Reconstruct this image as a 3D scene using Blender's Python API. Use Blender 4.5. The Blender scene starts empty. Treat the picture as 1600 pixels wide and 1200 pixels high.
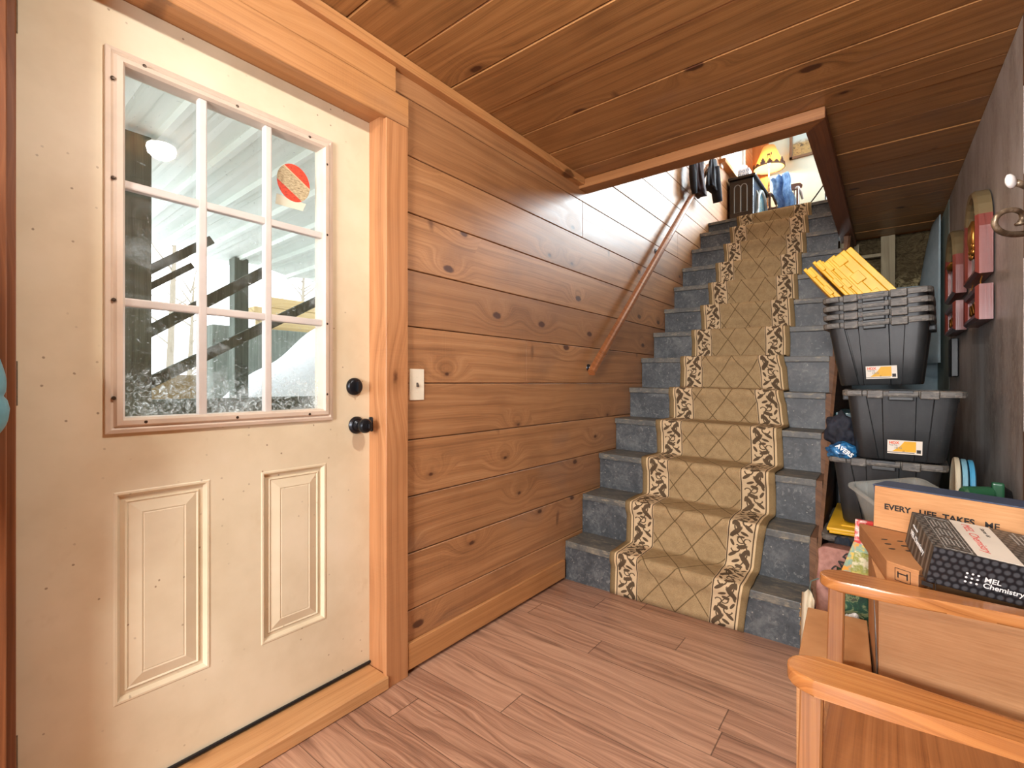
import bpy, bmesh, math, random
from mathutils import Vector, Matrix, noise as mnoise
random.seed(7)
C = bpy.context.scene.collection
SC = bpy.context.scene
PI = math.pi

# ---------------------------------------------------------------- camera, world, lights, exposure
FPX = 745.0; YAW = math.radians(38.4); PPY = 599.0
CAM = Vector((1.5, 0.0, 1.15))
cd = bpy.data.cameras.new('camera'); cam = bpy.data.objects.new('camera', cd); C.objects.link(cam)
cam.location = CAM; cam.rotation_euler = (PI/2, 0, YAW)
cd.sensor_fit = 'HORIZONTAL'; cd.sensor_width = 36; cd.lens = 36*FPX/1600
cd.shift_y = (PPY-600)/1600
cd.clip_start = .02; cd.clip_end = 200
SC.camera = cam
SC.view_settings.view_transform = 'Standard'; SC.view_settings.look = 'None'
SC.view_settings.gamma = 1; SC.view_settings.use_curve_mapping = False
SC.view_settings.exposure = 0.25
SC.cycles.use_denoising = True
SC.cycles.max_bounces = 8; SC.cycles.diffuse_bounces = 5; SC.cycles.glossy_bounces = 3
SC.cycles.transmission_bounces = 4; SC.cycles.transparent_max_bounces = 12
SC.cycles.sample_clamp_indirect = 8; SC.cycles.caustics_reflective = False; SC.cycles.caustics_refractive = False
W = bpy.data.worlds.new('sky'); SC.world = W; W.use_nodes = True
wn = W.node_tree; bg = wn.nodes['Background']
bg.inputs['Color'].default_value = (.90, .96, 1.0, 1); bg.inputs['Strength'].default_value = 3.0

def lamp(name, kind, loc, energy, col, size=None, size_y=None, rot=(0, 0, 0)):
    l = bpy.data.lights.new(name, kind); l.energy = energy; l.color = col
    if kind == 'AREA':
        l.size = size
        if size_y: l.shape = 'RECTANGLE'; l.size_y = size_y
    elif size is not None: l.shadow_soft_size = size
    o = bpy.data.objects.new(name, l); o.location = loc; o.rotation_euler = rot; C.objects.link(o); return o
# daylight in the upstairs back window (fills the window opening, facing into the room)
lamp('window_daylight', 'AREA', (2.95, 7.42, 4.2), 420, (.80, .93, 1.0), 2.9, 1.35, (-PI/2, 0, 0))
# daylight in the upstairs left window
lamp('side_window_daylight', 'AREA', (-.20, 6.45, 4.2), 28, (.9, .97, 1.0), 1.0, 1.5, (0, -PI/2, 0))
# added fill light behind the camera, framed as a rear window
lamp('rear_fill_light', 'AREA', (1.35, -2.62, 1.45), 205, (.95, .97, 1.0), 1.3, 1.1, (PI/2, 0, 0))
# added light in an unseen right window, brightening the upstairs back wall
lamp('right_fill_light', 'AREA', (6.06, 5.0, 4.1), 170, (.80, .93, 1.0), 1.3, 2.6, (0, PI/2, 0))

def pt(px, py, dep):
    d = Vector((-math.sin(YAW), math.cos(YAW), 0)) + (px-800)/FPX*Vector((math.cos(YAW), math.sin(YAW), 0)) + Vector((0, 0, -(py-PPY)/FPX))
    return CAM + d*dep

# ---------------------------------------------------------------- node expressions
class X:
    nt = None
    def __init__(s, sock): s.s = sock
    @staticmethod
    def m(op, *a, clamp=False):
        n = X.nt.nodes.new('ShaderNodeMath'); n.operation = op; n.use_clamp = clamp
        for i, v in enumerate(a):
            if isinstance(v, X): X.nt.links.new(v.s, n.inputs[i])
            else: n.inputs[i].default_value = v
        return X(n.outputs[0])
    def __add__(a, b): return X.m('ADD', a, b)
    def __radd__(a, b): return X.m('ADD', a, b)
    def __sub__(a, b): return X.m('SUBTRACT', a, b)
    def __rsub__(a, b): return X.m('SUBTRACT', b, a)
    def __mul__(a, b): return X.m('MULTIPLY', a, b)
    def __rmul__(a, b): return X.m('MULTIPLY', a, b)
    def __truediv__(a, b): return X.m('DIVIDE', a, b)
    def __neg__(a): return X.m('MULTIPLY', a, -1.0)
    def __gt__(a, b): return X.m('GREATER_THAN', a, b)
    def __lt__(a, b): return X.m('LESS_THAN', a, b)
def fl(a): return X.m('FLOOR', a)
def fr(a): return X.m('FRACT', a)
def ab(a): return X.m('ABSOLUTE', a)
def mx(a, b): return X.m('MAXIMUM', a, b)
def mn(a, b): return X.m('MINIMUM', a, b)
def sn(a): return X.m('SINE', a)
def sq(a): return X.m('SQRT', a)
def pw(a, b): return X.m('POWER', a, b)
def clampx(a): return X.m('ADD', a, 0.0, clamp=True)
def smooth(a, lo, hi):
    n = X.nt.nodes.new('ShaderNodeMapRange'); n.interpolation_type = 'SMOOTHSTEP'
    X.nt.links.new(a.s, n.inputs[0]); n.inputs[1].default_value = lo; n.inputs[2].default_value = hi
    return X(n.outputs[0])
def xyz(kind='Object'):
    t = X.nt.nodes.new('ShaderNodeTexCoord'); s = X.nt.nodes.new('ShaderNodeSeparateXYZ')
    X.nt.links.new(t.outputs[kind], s.inputs[0]); return [X(s.outputs[i]) for i in range(3)]
def vec(a, b, c=0.0):
    n = X.nt.nodes.new('ShaderNodeCombineXYZ')
    for i, v in enumerate((a, b, c)):
        if isinstance(v, X): X.nt.links.new(v.s, n.inputs[i])
        else: n.inputs[i].default_value = v
    return X(n.outputs[0])
def noise(v, scale=1.0, detail=3.0, rough=.55, dist=0.0):
    n = X.nt.nodes.new('ShaderNodeTexNoise'); X.nt.links.new(v.s, n.inputs['Vector'])
    n.inputs['Scale'].default_value = scale; n.inputs['Detail'].default_value = detail
    n.inputs['Roughness'].default_value = rough; n.inputs['Distortion'].default_value = dist
    return X(n.outputs[0])
def voro(v, scale=1.0, rnd=1.0, feature='F1'):
    n = X.nt.nodes.new('ShaderNodeTexVoronoi'); n.feature = feature; n.voronoi_dimensions = '2D'
    X.nt.links.new(v.s, n.inputs['Vector']); n.inputs['Scale'].default_value = scale; n.inputs['Randomness'].default_value = rnd
    return X(n.outputs['Distance']), X(n.outputs['Color']), X(n.outputs['Position'])
def white(v):
    n = X.nt.nodes.new('ShaderNodeTexWhiteNoise'); n.noise_dimensions = '2D'; X.nt.links.new(v.s, n.inputs['Vector'])
    return X(n.outputs[0])
def sep(v):
    s = X.nt.nodes.new('ShaderNodeSeparateXYZ'); X.nt.links.new(v.s, s.inputs[0]); return [X(s.outputs[i]) for i in range(3)]
def col(*c):
    n = X.nt.nodes.new('ShaderNodeRGB'); n.outputs[0].default_value = (*lin(c), 1); return X(n.outputs[0])
def mixc(f, a, b, blend='MIX'):
    n = X.nt.nodes.new('ShaderNodeMix'); n.data_type = 'RGBA'; n.blend_type = blend
    for i, v in ((0, f), (6, a), (7, b)):
        if isinstance(v, X): X.nt.links.new(v.s, n.inputs[i])
        elif i == 0: n.inputs[0].default_value = v
        else: n.inputs[i].default_value = (*lin(v), 1)
    return X(n.outputs[2])
def ramp(f, stops):
    n = X.nt.nodes.new('ShaderNodeValToRGB'); X.nt.links.new(f.s, n.inputs[0]); r = n.color_ramp
    while len(r.elements) < len(stops): r.elements.new(.5)
    for e, (p, c) in zip(r.elements, stops): e.position = p; e.color = (*lin(c), 1)
    return X(n.outputs[0])
def lin(c):
    if max(c) <= 1.0: c = [v*255 for v in c]
    return [((v/255+.055)/1.055)**2.4 if v/255 > .04045 else v/255/12.92 for v in c]

def mat(name, fn, rough=.5, metal=0.0, spec=.5, **kw):
    """fn() -> colour X, or (colour, rough, height) ; plain tuple = flat colour"""
    m = bpy.data.materials.new(name); m.use_nodes = True; nt = m.node_tree; X.nt = nt
    b = nt.nodes['Principled BSDF']; b.inputs['Roughness'].default_value = rough; b.inputs['Metallic'].default_value = metal
    b.inputs['Specular IOR Level'].default_value = spec
    for k, v in kw.items():
        if k in ('bump', 'bdist'): continue
        b.inputs[k.replace('_', ' ')].default_value = v
    if callable(fn):
        r = fn()
        if isinstance(r, X): r = (r, None, None)
        c, ro, h = r
        nt.links.new(c.s, b.inputs['Base Color'])
        if ro is not None: nt.links.new(ro.s, b.inputs['Roughness'])
        if h is not None:
            n = nt.nodes.new('ShaderNodeBump'); n.inputs['Strength'].default_value = kw.get('bump', .3); n.inputs['Distance'].default_value = kw.get('bdist', .01)
            nt.links.new(h.s, n.inputs['Height']); nt.links.new(n.outputs[0], b.inputs['Normal'])
        m.diffuse_color = (.5, .5, .5, 1)
    else:
        b.inputs['Base Color'].default_value = (*lin(fn), 1)
        X.nt = nt; x = xyz(); h = noise(vec(*x), 60, 2)
        n = nt.nodes.new('ShaderNodeBump'); n.inputs['Strength'].default_value = kw.get('bump', .04); n.inputs['Distance'].default_value = .002
        nt.links.new(h.s, n.inputs['Height']); nt.links.new(n.outputs[0], b.inputs['Normal'])
        cc = mixc(smooth(noise(vec(*x), 9, 4), .3, .75)*.35, fn, tuple(v*.82 for v in (fn if max(fn) > 1 else [q*255 for q in fn])))
        nt.links.new(cc.s, b.inputs['Base Color'])
    return m

def wood(name, al='y', ac='z', pitch=None, off=0.0, lo=(120, 62, 26), mid=(176, 106, 54), hi=(208, 142, 84), knots=1.0, rough=.38, seed=0.0, var=.35, kcol=(74, 34, 16), kscale=1.0, spec=.5, fine=1.0, coat=0.0, joint=None):
    lo, mid, hi, kcol = [tuple(v + (sum(q)/3 - v)*.10 for v in q) for q in (lo, mid, hi, kcol)]
    def f():
        x, y, z = xyz(); D = dict(x=x, y=y, z=z)
        a = D[al]; c = D[ac]
        t = [D[k] for k in 'xyz' if k not in (al, ac)][0]
        if pitch: idx = fl((c - off)/pitch)
        else: idx = fl(c*0.0)
        if joint: idx = idx + fl((a + idx*.37)/joint)*17.0
        r = white(vec(idx, seed + .5)); r2 = white(vec(idx, seed + 3.7))
        a2 = a + r*9.1 + seed; c2 = c + t*.6
        wv = noise(vec(a2*1.1, c2*3.2, r*5.0), 1.0, 2)
        dv, dc, _ = voro(vec(a2*1.9*kscale, c2*3.6*kscale + r*4.0), 1.0)
        rnd = sep(dc)[0]
        has = smooth(rnd, .42, .5)*knots
        inf = smooth(dv, .42, .0)*has
        rk = sep(dc)[1]
        core = smooth(dv + noise(vec(a2*40, c2*40), 1, 2)*.04 - rk*.05, .060, .030)*has
        ring = smooth(dv + noise(vec(a2*9, c2*9), 1, 2)*.12, .17, .08)*has
        g = c2*34.0*fine + wv*3.0 + inf*3.4
        g1 = noise(vec(a2*.55, g, r*3.0), 1.0, 3, .6)
        g2 = noise(vec(a2*3.0, c2*260.0, 1.0), 1.0, 2)
        g3 = noise(vec(a2*1.3, g*3.3, r*5.0), 1.0, 3, .7)
        saw = noise(vec(a2*230.0, c2*2.0, 3.0), 1.0, 2)*smooth(noise(vec(a2*3.0, c2*4.0, 11.0), 1.0, 2), .48, .68)
        rr = sn(g*3.1 + g1*5.0)*.5 + .5
        v = g1*.34 + g3*.42 + rr*.09 + g2*.26 - .055 - saw*.10
        base = ramp(v, [(.22, lo), (.5, mid), (.78, hi)])
        base = mixc(clampx(r2*var), base, lo, 'MIX')
        blotch = smooth(noise(vec(a2*2.3, c2*5.0, 7.0), 1.0, 3), .5, .72)
        base = mixc(blotch*.32, base, lo)
        fd, fc, _ = voro(vec(a2*2.6*kscale + wv*.25, c2*1.1*kscale + r*3.0), 1.0)
        fh = smooth(sep(fc)[0], .70, .76)*knots
        flame = smooth(fd + noise(vec(a2*30, c2*14), 1, 3)*.09, .115, .055)*fh
        base = mixc(clampx(flame*.62), base, kcol)
        gs = smooth(noise(vec(a2*1.6, c2*2.6, 21.0), 1.0, 3), .56, .74)*knots
        base = mixc(clampx(gs*.28), base, (118, 100, 92))
        base = mixc(clampx(ring*.6), base, lo)
        base = mixc(clampx(core*.9), base, kcol)
        rg = g1*.16 + (rough - .08)
        return base, rg, g2*.35 + g1*.5 - core*.4
    return mat(name, f, rough=rough, spec=spec, bump=.10, bdist=.006, Coat_Weight=coat, Coat_Roughness=.2)

# ---------------------------------------------------------------- mesh builder
class MB:
    def __init__(s): s.bm = bmesh.new(); s.uv = None
    def box(s, x0, x1, y0, y1, z0, z1, bev=0.0, seg=1, M=None):
        vs = [s.bm.verts.new((x, y, z)) for x in (x0, x1) for y in (y0, y1) for z in (z0, z1)]
        F = [(0, 1, 3, 2), (4, 6, 7, 5), (0, 4, 5, 1), (2, 3, 7, 6), (0, 2, 6, 4), (1, 5, 7, 3)]
        fs = [s.bm.faces.new([vs[i] for i in f]) for f in F]
        if bev > 0:
            es = list({e for f in fs for e in f.edges})
            r = bmesh.ops.bevel(s.bm, geom=es, offset=bev, segments=seg, affect='EDGES', profile=.6)
            vs = list({v for f in r['faces'] for v in f.verts} | {v for v in vs if v.is_valid})
        if M is not None: bmesh.ops.transform(s.bm, matrix=M, verts=[v for v in vs if v.is_valid])
        return s
    def hexa(s, P, bev=0.0, seg=1):
        """P: 4 bottom corners (ccw) then 4 top corners"""
        vs = [s.bm.verts.new(p) for p in P]
        F = [(3, 2, 1, 0), (4, 5, 6, 7), (0, 1, 5, 4), (1, 2, 6, 5), (2, 3, 7, 6), (3, 0, 4, 7)]
        fs = [s.bm.faces.new([vs[i] for i in f]) for f in F]
        if bev > 0: bmesh.ops.bevel(s.bm, geom=list({e for f in fs for e in f.edges}), offset=bev, segments=seg, affect='EDGES', profile=.6)
        return s
    def prism(s, poly, h, M=None, bev=0.0, seg=2):
        """poly in local xy, extruded along z by h, then placed by M"""
        lo = [s.bm.verts.new((p[0], p[1], 0)) for p in poly]; hi = [s.bm.verts.new((p[0], p[1], h)) for p in poly]
        n = len(poly); fs = [s.bm.faces.new(lo[::-1]), s.bm.faces.new(hi)]
        for i in range(n): fs.append(s.bm.faces.new((lo[i], lo[(i+1) % n], hi[(i+1) % n], hi[i])))
        vs = lo + hi
        if bev > 0:
            es = list(fs[0].edges) + list(fs[1].edges)
            r = bmesh.ops.bevel(s.bm, geom=es, offset=bev, segments=seg, affect='EDGES', profile=.5)
            vs = list({v for f in r['faces'] for v in f.verts} | {v for v in vs if v.is_valid})
        if M is not None: bmesh.ops.transform(s.bm, matrix=M, verts=[v for v in vs if v.is_valid])
        return s
    def lathe(s, prof, M=None, n=28, cap=True):
        rings = []
        for r, z in prof:
            if r < 1e-5: rings.append([s.bm.verts.new((0, 0, z))])
            else: rings.append([s.bm.verts.new((r*math.cos(2*PI*i/n), r*math.sin(2*PI*i/n), z)) for i in range(n)])
        for a, b in zip(rings, rings[1:]):
            for i in range(n):
                j = (i+1) % n
                if len(a) == 1 and len(b) == 1: continue
                if len(a) == 1: s.bm.faces.new((a[0], b[j], b[i]))
                elif len(b) == 1: s.bm.faces.new((a[i], a[j], b[0]))
                else: s.bm.faces.new((a[i], a[j], b[j], b[i]))
        vs = [v for r in rings for v in r]
        if M is not None: bmesh.ops.transform(s.bm, matrix=M, verts=vs)
        return s
    def tube(s, pts, r, n=10, closed=False, flat=None):
        pts = [Vector(p) for p in pts]; m = len(pts); rs = r if isinstance(r, (list, tuple)) else [r]*m
        rings = []; up = Vector((0, 0, 1)); prev = None
        for i, p in enumerate(pts):
            if closed: t = pts[(i+1) % m] - pts[i-1]
            else: t = pts[min(i+1, m-1)] - pts[max(i-1, 0)]
            t.normalize()
            if prev is None:
                a = t.cross(up);
                if a.length < .1: a = t.cross(Vector((1, 0, 0)))
            else: a = prev - t*prev.dot(t)
            a.normalize(); b = t.cross(a); prev = a
            fy = flat if flat else 1.0
            rings.append([s.bm.verts.new(p + a*rs[i]*math.cos(2*PI*k/n) + b*rs[i]*fy*math.sin(2*PI*k/n)) for k in range(n)])
        seq = list(zip(rings, rings[1:])) + ([(rings[-1], rings[0])] if closed else [])
        for a, b in seq:
            for k in range(n): s.bm.faces.new((a[k], b[k], b[(k+1) % n], a[(k+1) % n]))
        if not closed: s.bm.faces.new(rings[0]); s.bm.faces.new(rings[-1][::-1])
        return s
    def grid(s, fn, nu, nv, close_u=False):
        V = [[s.bm.verts.new(fn(i/(nu if close_u else nu-1), j/(nv-1))) for i in range(nu)] for j in range(nv)]
        for j in range(nv-1):
            for i in range(nu if close_u else nu-1):
                k = (i+1) % nu; s.bm.faces.new((V[j][i], V[j][k], V[j+1][k], V[j+1][i]))
        return V
    def build(s, name, m, parent=None, smooth=False, solid=None, subsurf=0, angle=None, origin=None):
        bmesh.ops.recalc_face_normals(s.bm, faces=s.bm.faces)
        me = bpy.data.meshes.new(name); s.bm.to_mesh(me); s.bm.free()
        if smooth or angle:
            for p in me.polygons: p.use_smooth = True
            if angle and hasattr(me, 'set_sharp_from_angle'): me.set_sharp_from_angle(angle=math.radians(angle))
        for mm in (m if isinstance(m, (list, tuple)) else [m]): me.materials.append(mm)
        o = bpy.data.objects.new(name, me); C.objects.link(o)
        if parent is not None: me.transform(wm(parent).inverted()); o.parent = parent
        if solid:
            q = o.modifiers.new('thickness', 'SOLIDIFY'); q.thickness = solid; q.offset = 0
        if subsurf:
            q = o.modifiers.new('smooth', 'SUBSURF'); q.levels = subsurf; q.render_levels = subsurf
        if origin is not None: reorigin(o, origin)
        return o
def wm(o):
    m = o.matrix_basis.copy()
    while o.parent is not None: o = o.parent; m = o.matrix_basis @ m
    return m
def reorigin(o, p):
    """origin of a top-level mesh moved to p, shape stays"""
    p = Vector(p); o.data.transform(Matrix.Translation(-p)); o.location = p
def empty(name, loc=(0, 0, 0), rot=(0, 0, 0)):
    o = bpy.data.objects.new(name, None); o.location = loc; o.rotation_euler = rot; o.empty_display_size = .1; C.objects.link(o); return o
def tag(o, label=None, cat=None, group=None, kind=None):
    if label: o['label'] = label
    if cat: o['category'] = cat
    if group: o['group'] = group
    if kind: o['kind'] = kind
    return o
def struct(o): o['kind'] = 'structure'; return o
def frame_m(o, xd, yd):
    """matrix with local x along xd, local y along yd (orthogonalised), origin o"""
    x = Vector(xd).normalized(); y = Vector(yd); y = (y - x*y.dot(x)).normalized(); z = x.cross(y)
    return Matrix(((x.x, y.x, z.x, o[0]), (x.y, y.y, z.y, o[1]), (x.z, y.z, z.z, o[2]), (0, 0, 0, 1)))
def text(name, s, size, M, m, parent, ext=.0004, bold=0.0, align='LEFT', squeeze=1.0):
    cu = bpy.data.curves.new(name, 'FONT'); cu.body = s; cu.size = size; cu.extrude = ext; cu.offset = bold; cu.align_x = align
    t = bpy.data.objects.new(name, cu); C.objects.link(t)
    bpy.context.view_layer.update()
    dg = bpy.context.evaluated_depsgraph_get(); me = bpy.data.meshes.new_from_object(t.evaluated_get(dg))
    C.objects.unlink(t); bpy.data.objects.remove(t)
    me.transform(Matrix.Diagonal((squeeze, 1, 1, 1))); me.transform(M)
    me.materials.clear(); me.materials.append(m)
    o = bpy.data.objects.new(name, me); C.objects.link(o); me.transform(wm(parent).inverted()); o.parent = parent; return o
def copy_tree(o, parent=None):
    c = o.copy(); C.objects.link(c)
    if parent is not None: c.parent = parent
    for ch in [q for q in bpy.data.objects if q.parent == o]: copy_tree(ch, c)
    return c
# ---------------------------------------------------------------- materials
WALLW = wood('pine_wall', 'y', 'z', .2265, .018, lo=(116, 72, 40), mid=(176, 121, 73), hi=(206, 154, 102), rough=.46, seed=1.3, spec=.9, kscale=1.15)
CEILW = wood('pine_ceiling', 'x', 'y', .2475, -.06, lo=(104, 66, 34), mid=(172, 120, 66), hi=(202, 150, 92), rough=.42, seed=4.1, spec=.45, joint=None)
TRIMV = wood('pine_casing', 'z', 'y', lo=(146, 92, 52), mid=(194, 132, 82), hi=(214, 158, 106), rough=.4, seed=2.2, knots=.8, fine=1.5, kscale=.7)
TRIMH = wood('pine_trim', 'y', 'z', lo=(150, 96, 50), mid=(200, 140, 82), hi=(220, 162, 104), rough=.4, seed=6.2, knots=.8, fine=1.5, kscale=.7)
TRIMX = wood('pine_fascia', 'x', 'z', lo=(112, 66, 30), mid=(164, 106, 56), hi=(190, 132, 78), rough=.45, seed=8.2, knots=.3, fine=1.5)
SILLW = wood('threshold_wood', 'y', 'x', lo=(150, 98, 52), mid=(196, 142, 88), hi=(212, 164, 110), rough=.45, seed=9.2, knots=.3, fine=1.5)
DARKV = wood('dark_stained_casing', 'z', 'y', lo=(76, 38, 18), mid=(134, 76, 38), hi=(168, 106, 60), rough=.4, seed=3.3, knots=.6, fine=1.2)
ARMW = wood('oak_arm', 'x', 'y', lo=(118, 62, 24), mid=(190, 120, 58), hi=(214, 150, 84), rough=.25, seed=5.5, knots=0.0, fine=3.0, spec=.6, coat=.4)
ARMV = wood('oak_post', 'z', 'x', lo=(104, 58, 26), mid=(162, 104, 56), hi=(190, 134, 80), rough=.3, seed=5.9, knots=0.0, fine=3.0, coat=.3)
SEATW = wood('seat_veneer', 'y', 'x', lo=(116, 62, 28), mid=(170, 106, 56), hi=(192, 128, 74), rough=.4, seed=7.7, knots=0.0, fine=2.2)
RAILW = wood('handrail_wood', 'y', 'z', lo=(96, 50, 24), mid=(150, 88, 46), hi=(178, 112, 66), rough=.3, seed=2.9, knots=0.0, fine=2.0, coat=.4)
STRW = wood('stringer_wood', 'y', 'z', lo=(74, 46, 28), mid=(120, 82, 54), hi=(146, 104, 72), rough=.7, seed=1.9, knots=.2)
BRDW = wood('rough_brown_boards', 'y', 'z', .29, .12, lo=(70, 40, 22), mid=(122, 78, 48), hi=(150, 104, 70), rough=.6, seed=11.0, knots=.7)
LUMB = wood('bare_lumber', 'z', 'x', lo=(120, 104, 76), mid=(158, 144, 112), hi=(178, 164, 132), rough=.8, seed=12.0, knots=.3)
ORNG = wood('upstairs_pine', 'z', 'x', lo=(160, 92, 40), mid=(206, 130, 66), hi=(224, 156, 92), rough=.5, seed=13.0, knots=.3)
REDW = wood('red_stained_wood', 'z', 'x', lo=(52, 14, 6), mid=(98, 34, 16), hi=(124, 52, 26), rough=.4, seed=14.0, knots=0.0)
CHRW = wood('chair_brown', 'x', 'z', lo=(60, 34, 22), mid=(98, 62, 46), hi=(120, 82, 62), rough=.35, seed=15.0, knots=0.0)

def f_floor():
    x, y, z = xyz(); P = .128
    row = fl(y/P); a = x + white(vec(row, 2.0))*1.2; jn = fl(a/1.2)
    r = white(vec(row, jn)); r3 = white(vec(row + 40.0, jn))
    wv = noise(vec(a*2.2, y*8.0, r*9.0), 1, 2)
    g1 = noise(vec(a*1.2 + r*7.0, y*58.0 + wv*7.0, r*3.0), 1, 4, .65)
    g2 = noise(vec(a*5.0, y*260.0, 2.0), 1, 2)
    v = g1*.8 + g2*.25 + r*.14 - .1
    c = ramp(v, [(.2, (92, 64, 52)), (.4, (150, 112, 90)), (.58, (184, 144, 118)), (.82, (208, 170, 142))])
    dark = smooth(noise(vec(a*1.6 + 4.0, y*15.0, r*8.0), 1, 3), .58, .74)
    c = mixc(dark*.55, c, (88, 58, 46))
    seam = smooth(ab(fr(y/P) - .5), .484, .496); seam2 = smooth(ab(fr(a/1.2) - .5), .4975, .4992)
    s = mx(seam, seam2)
    c = mixc(s*.7, c, (58, 38, 30))
    return c, g1*.12 + .3, g2*.3 - s
FLOORM = mat('laminate_floor', f_floor, spec=.5, bump=.12, bdist=.004)

def f_step():
    x, y, z = xyz(); v = vec(x, y, z)
    n1 = noise(v, 7, 5, .6, .6); n2 = noise(v, 55, 4, .7); n3 = noise(v, 22, 5, .7, 2.0)
    c = ramp(n1*.6 + n2*.4, [(.32, (40, 44, 47)), (.5, (67, 71, 74)), (.66, (102, 105, 105))])
    c = mixc(smooth(n3, .57, .64)*.5, c, (132, 133, 130))
    spk = smooth(voro(vec(x*9, z*9 + y*7))[0], .035, .02)
    c = mixc(spk*.6, c, (176, 172, 160))
    return c, n2*.2 + .42, n3*.6 + n2*.4
STEPM = mat('slate_paint_riser', f_step, spec=.5, bump=.25, bdist=.003)
def f_tread():
    x, y, z = xyz(); v = vec(x, y, z)
    n1 = noise(vec(x*3, y*6, z), 2.2, 5, .6); n2 = noise(v, 55, 4, .7); n3 = noise(vec(x*18, y*50, z*50), 1, 4, .7)
    c = ramp(n1*.5 + n2*.4 + .05, [(.3, (54, 57, 58)), (.5, (86, 87, 84)), (.7, (128, 120, 104))])
    c = mixc(smooth(n3, .52, .66)*.55, c, (156, 144, 120))
    return c, n2*.2 + .4, n3*.6 + n2*.4
TREADM = mat('worn_slate_paint_tread', f_tread, spec=.5, bump=.25, bdist=.003)

def f_door():
    x, y, z = xyz(); v = vec(x, y, z)
    n = noise(vec(y*2, z*2, x), 1.4, 5, .6)
    c = ramp(n, [(.3, (202, 188, 158)), (.55, (216, 204, 176)), (.8, (224, 212, 188))])
    d, dc, _ = voro(vec(y*17, z*17)); pick = sep(dc)[0]
    zone = smooth(noise(vec(y*3, z*3, 4.0), 1, 2), .42, .62)
    sp = smooth(d + noise(vec(y*160, z*160), 1, 1)*.05, .085, .055)*(pick > .55)*zone
    c = mixc(sp*.75, c, (112, 88, 60))
    c = mixc(smooth(noise(vec(y*7, z*5, 9.0), 1, 4, .7), .62, .8)*.3, c, (176, 150, 104))
    return c, None, noise(vec(y*4, z*160, 0), 1, 2)*.3
DOORM = mat('cream_door_paint', f_door, rough=.42, spec=.5, bump=.05, bdist=.002)
MOLDM = mat('beige_window_molding', (212, 196, 178), rough=.45)
MUNM = mat('white_muntin', (208, 202, 196), rough=.45)
SCREW = mat('dark_screw', (70, 56, 44), rough=.4, metal=.6)
BLACKM = mat('black_hardware', (40, 43, 48), rough=.32, metal=.7, bump=.02)
HINGEM = mat('brushed_hinge', (120, 108, 92), rough=.35, metal=.8)
RUBBER = mat('black_rubber', (16, 17, 19), rough=.45)
SWITCHM = mat('cream_switch_plate', (232, 222, 200), rough=.35)
STAIN = mat('stained_toggle', (70, 56, 44), rough=.6)

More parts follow.
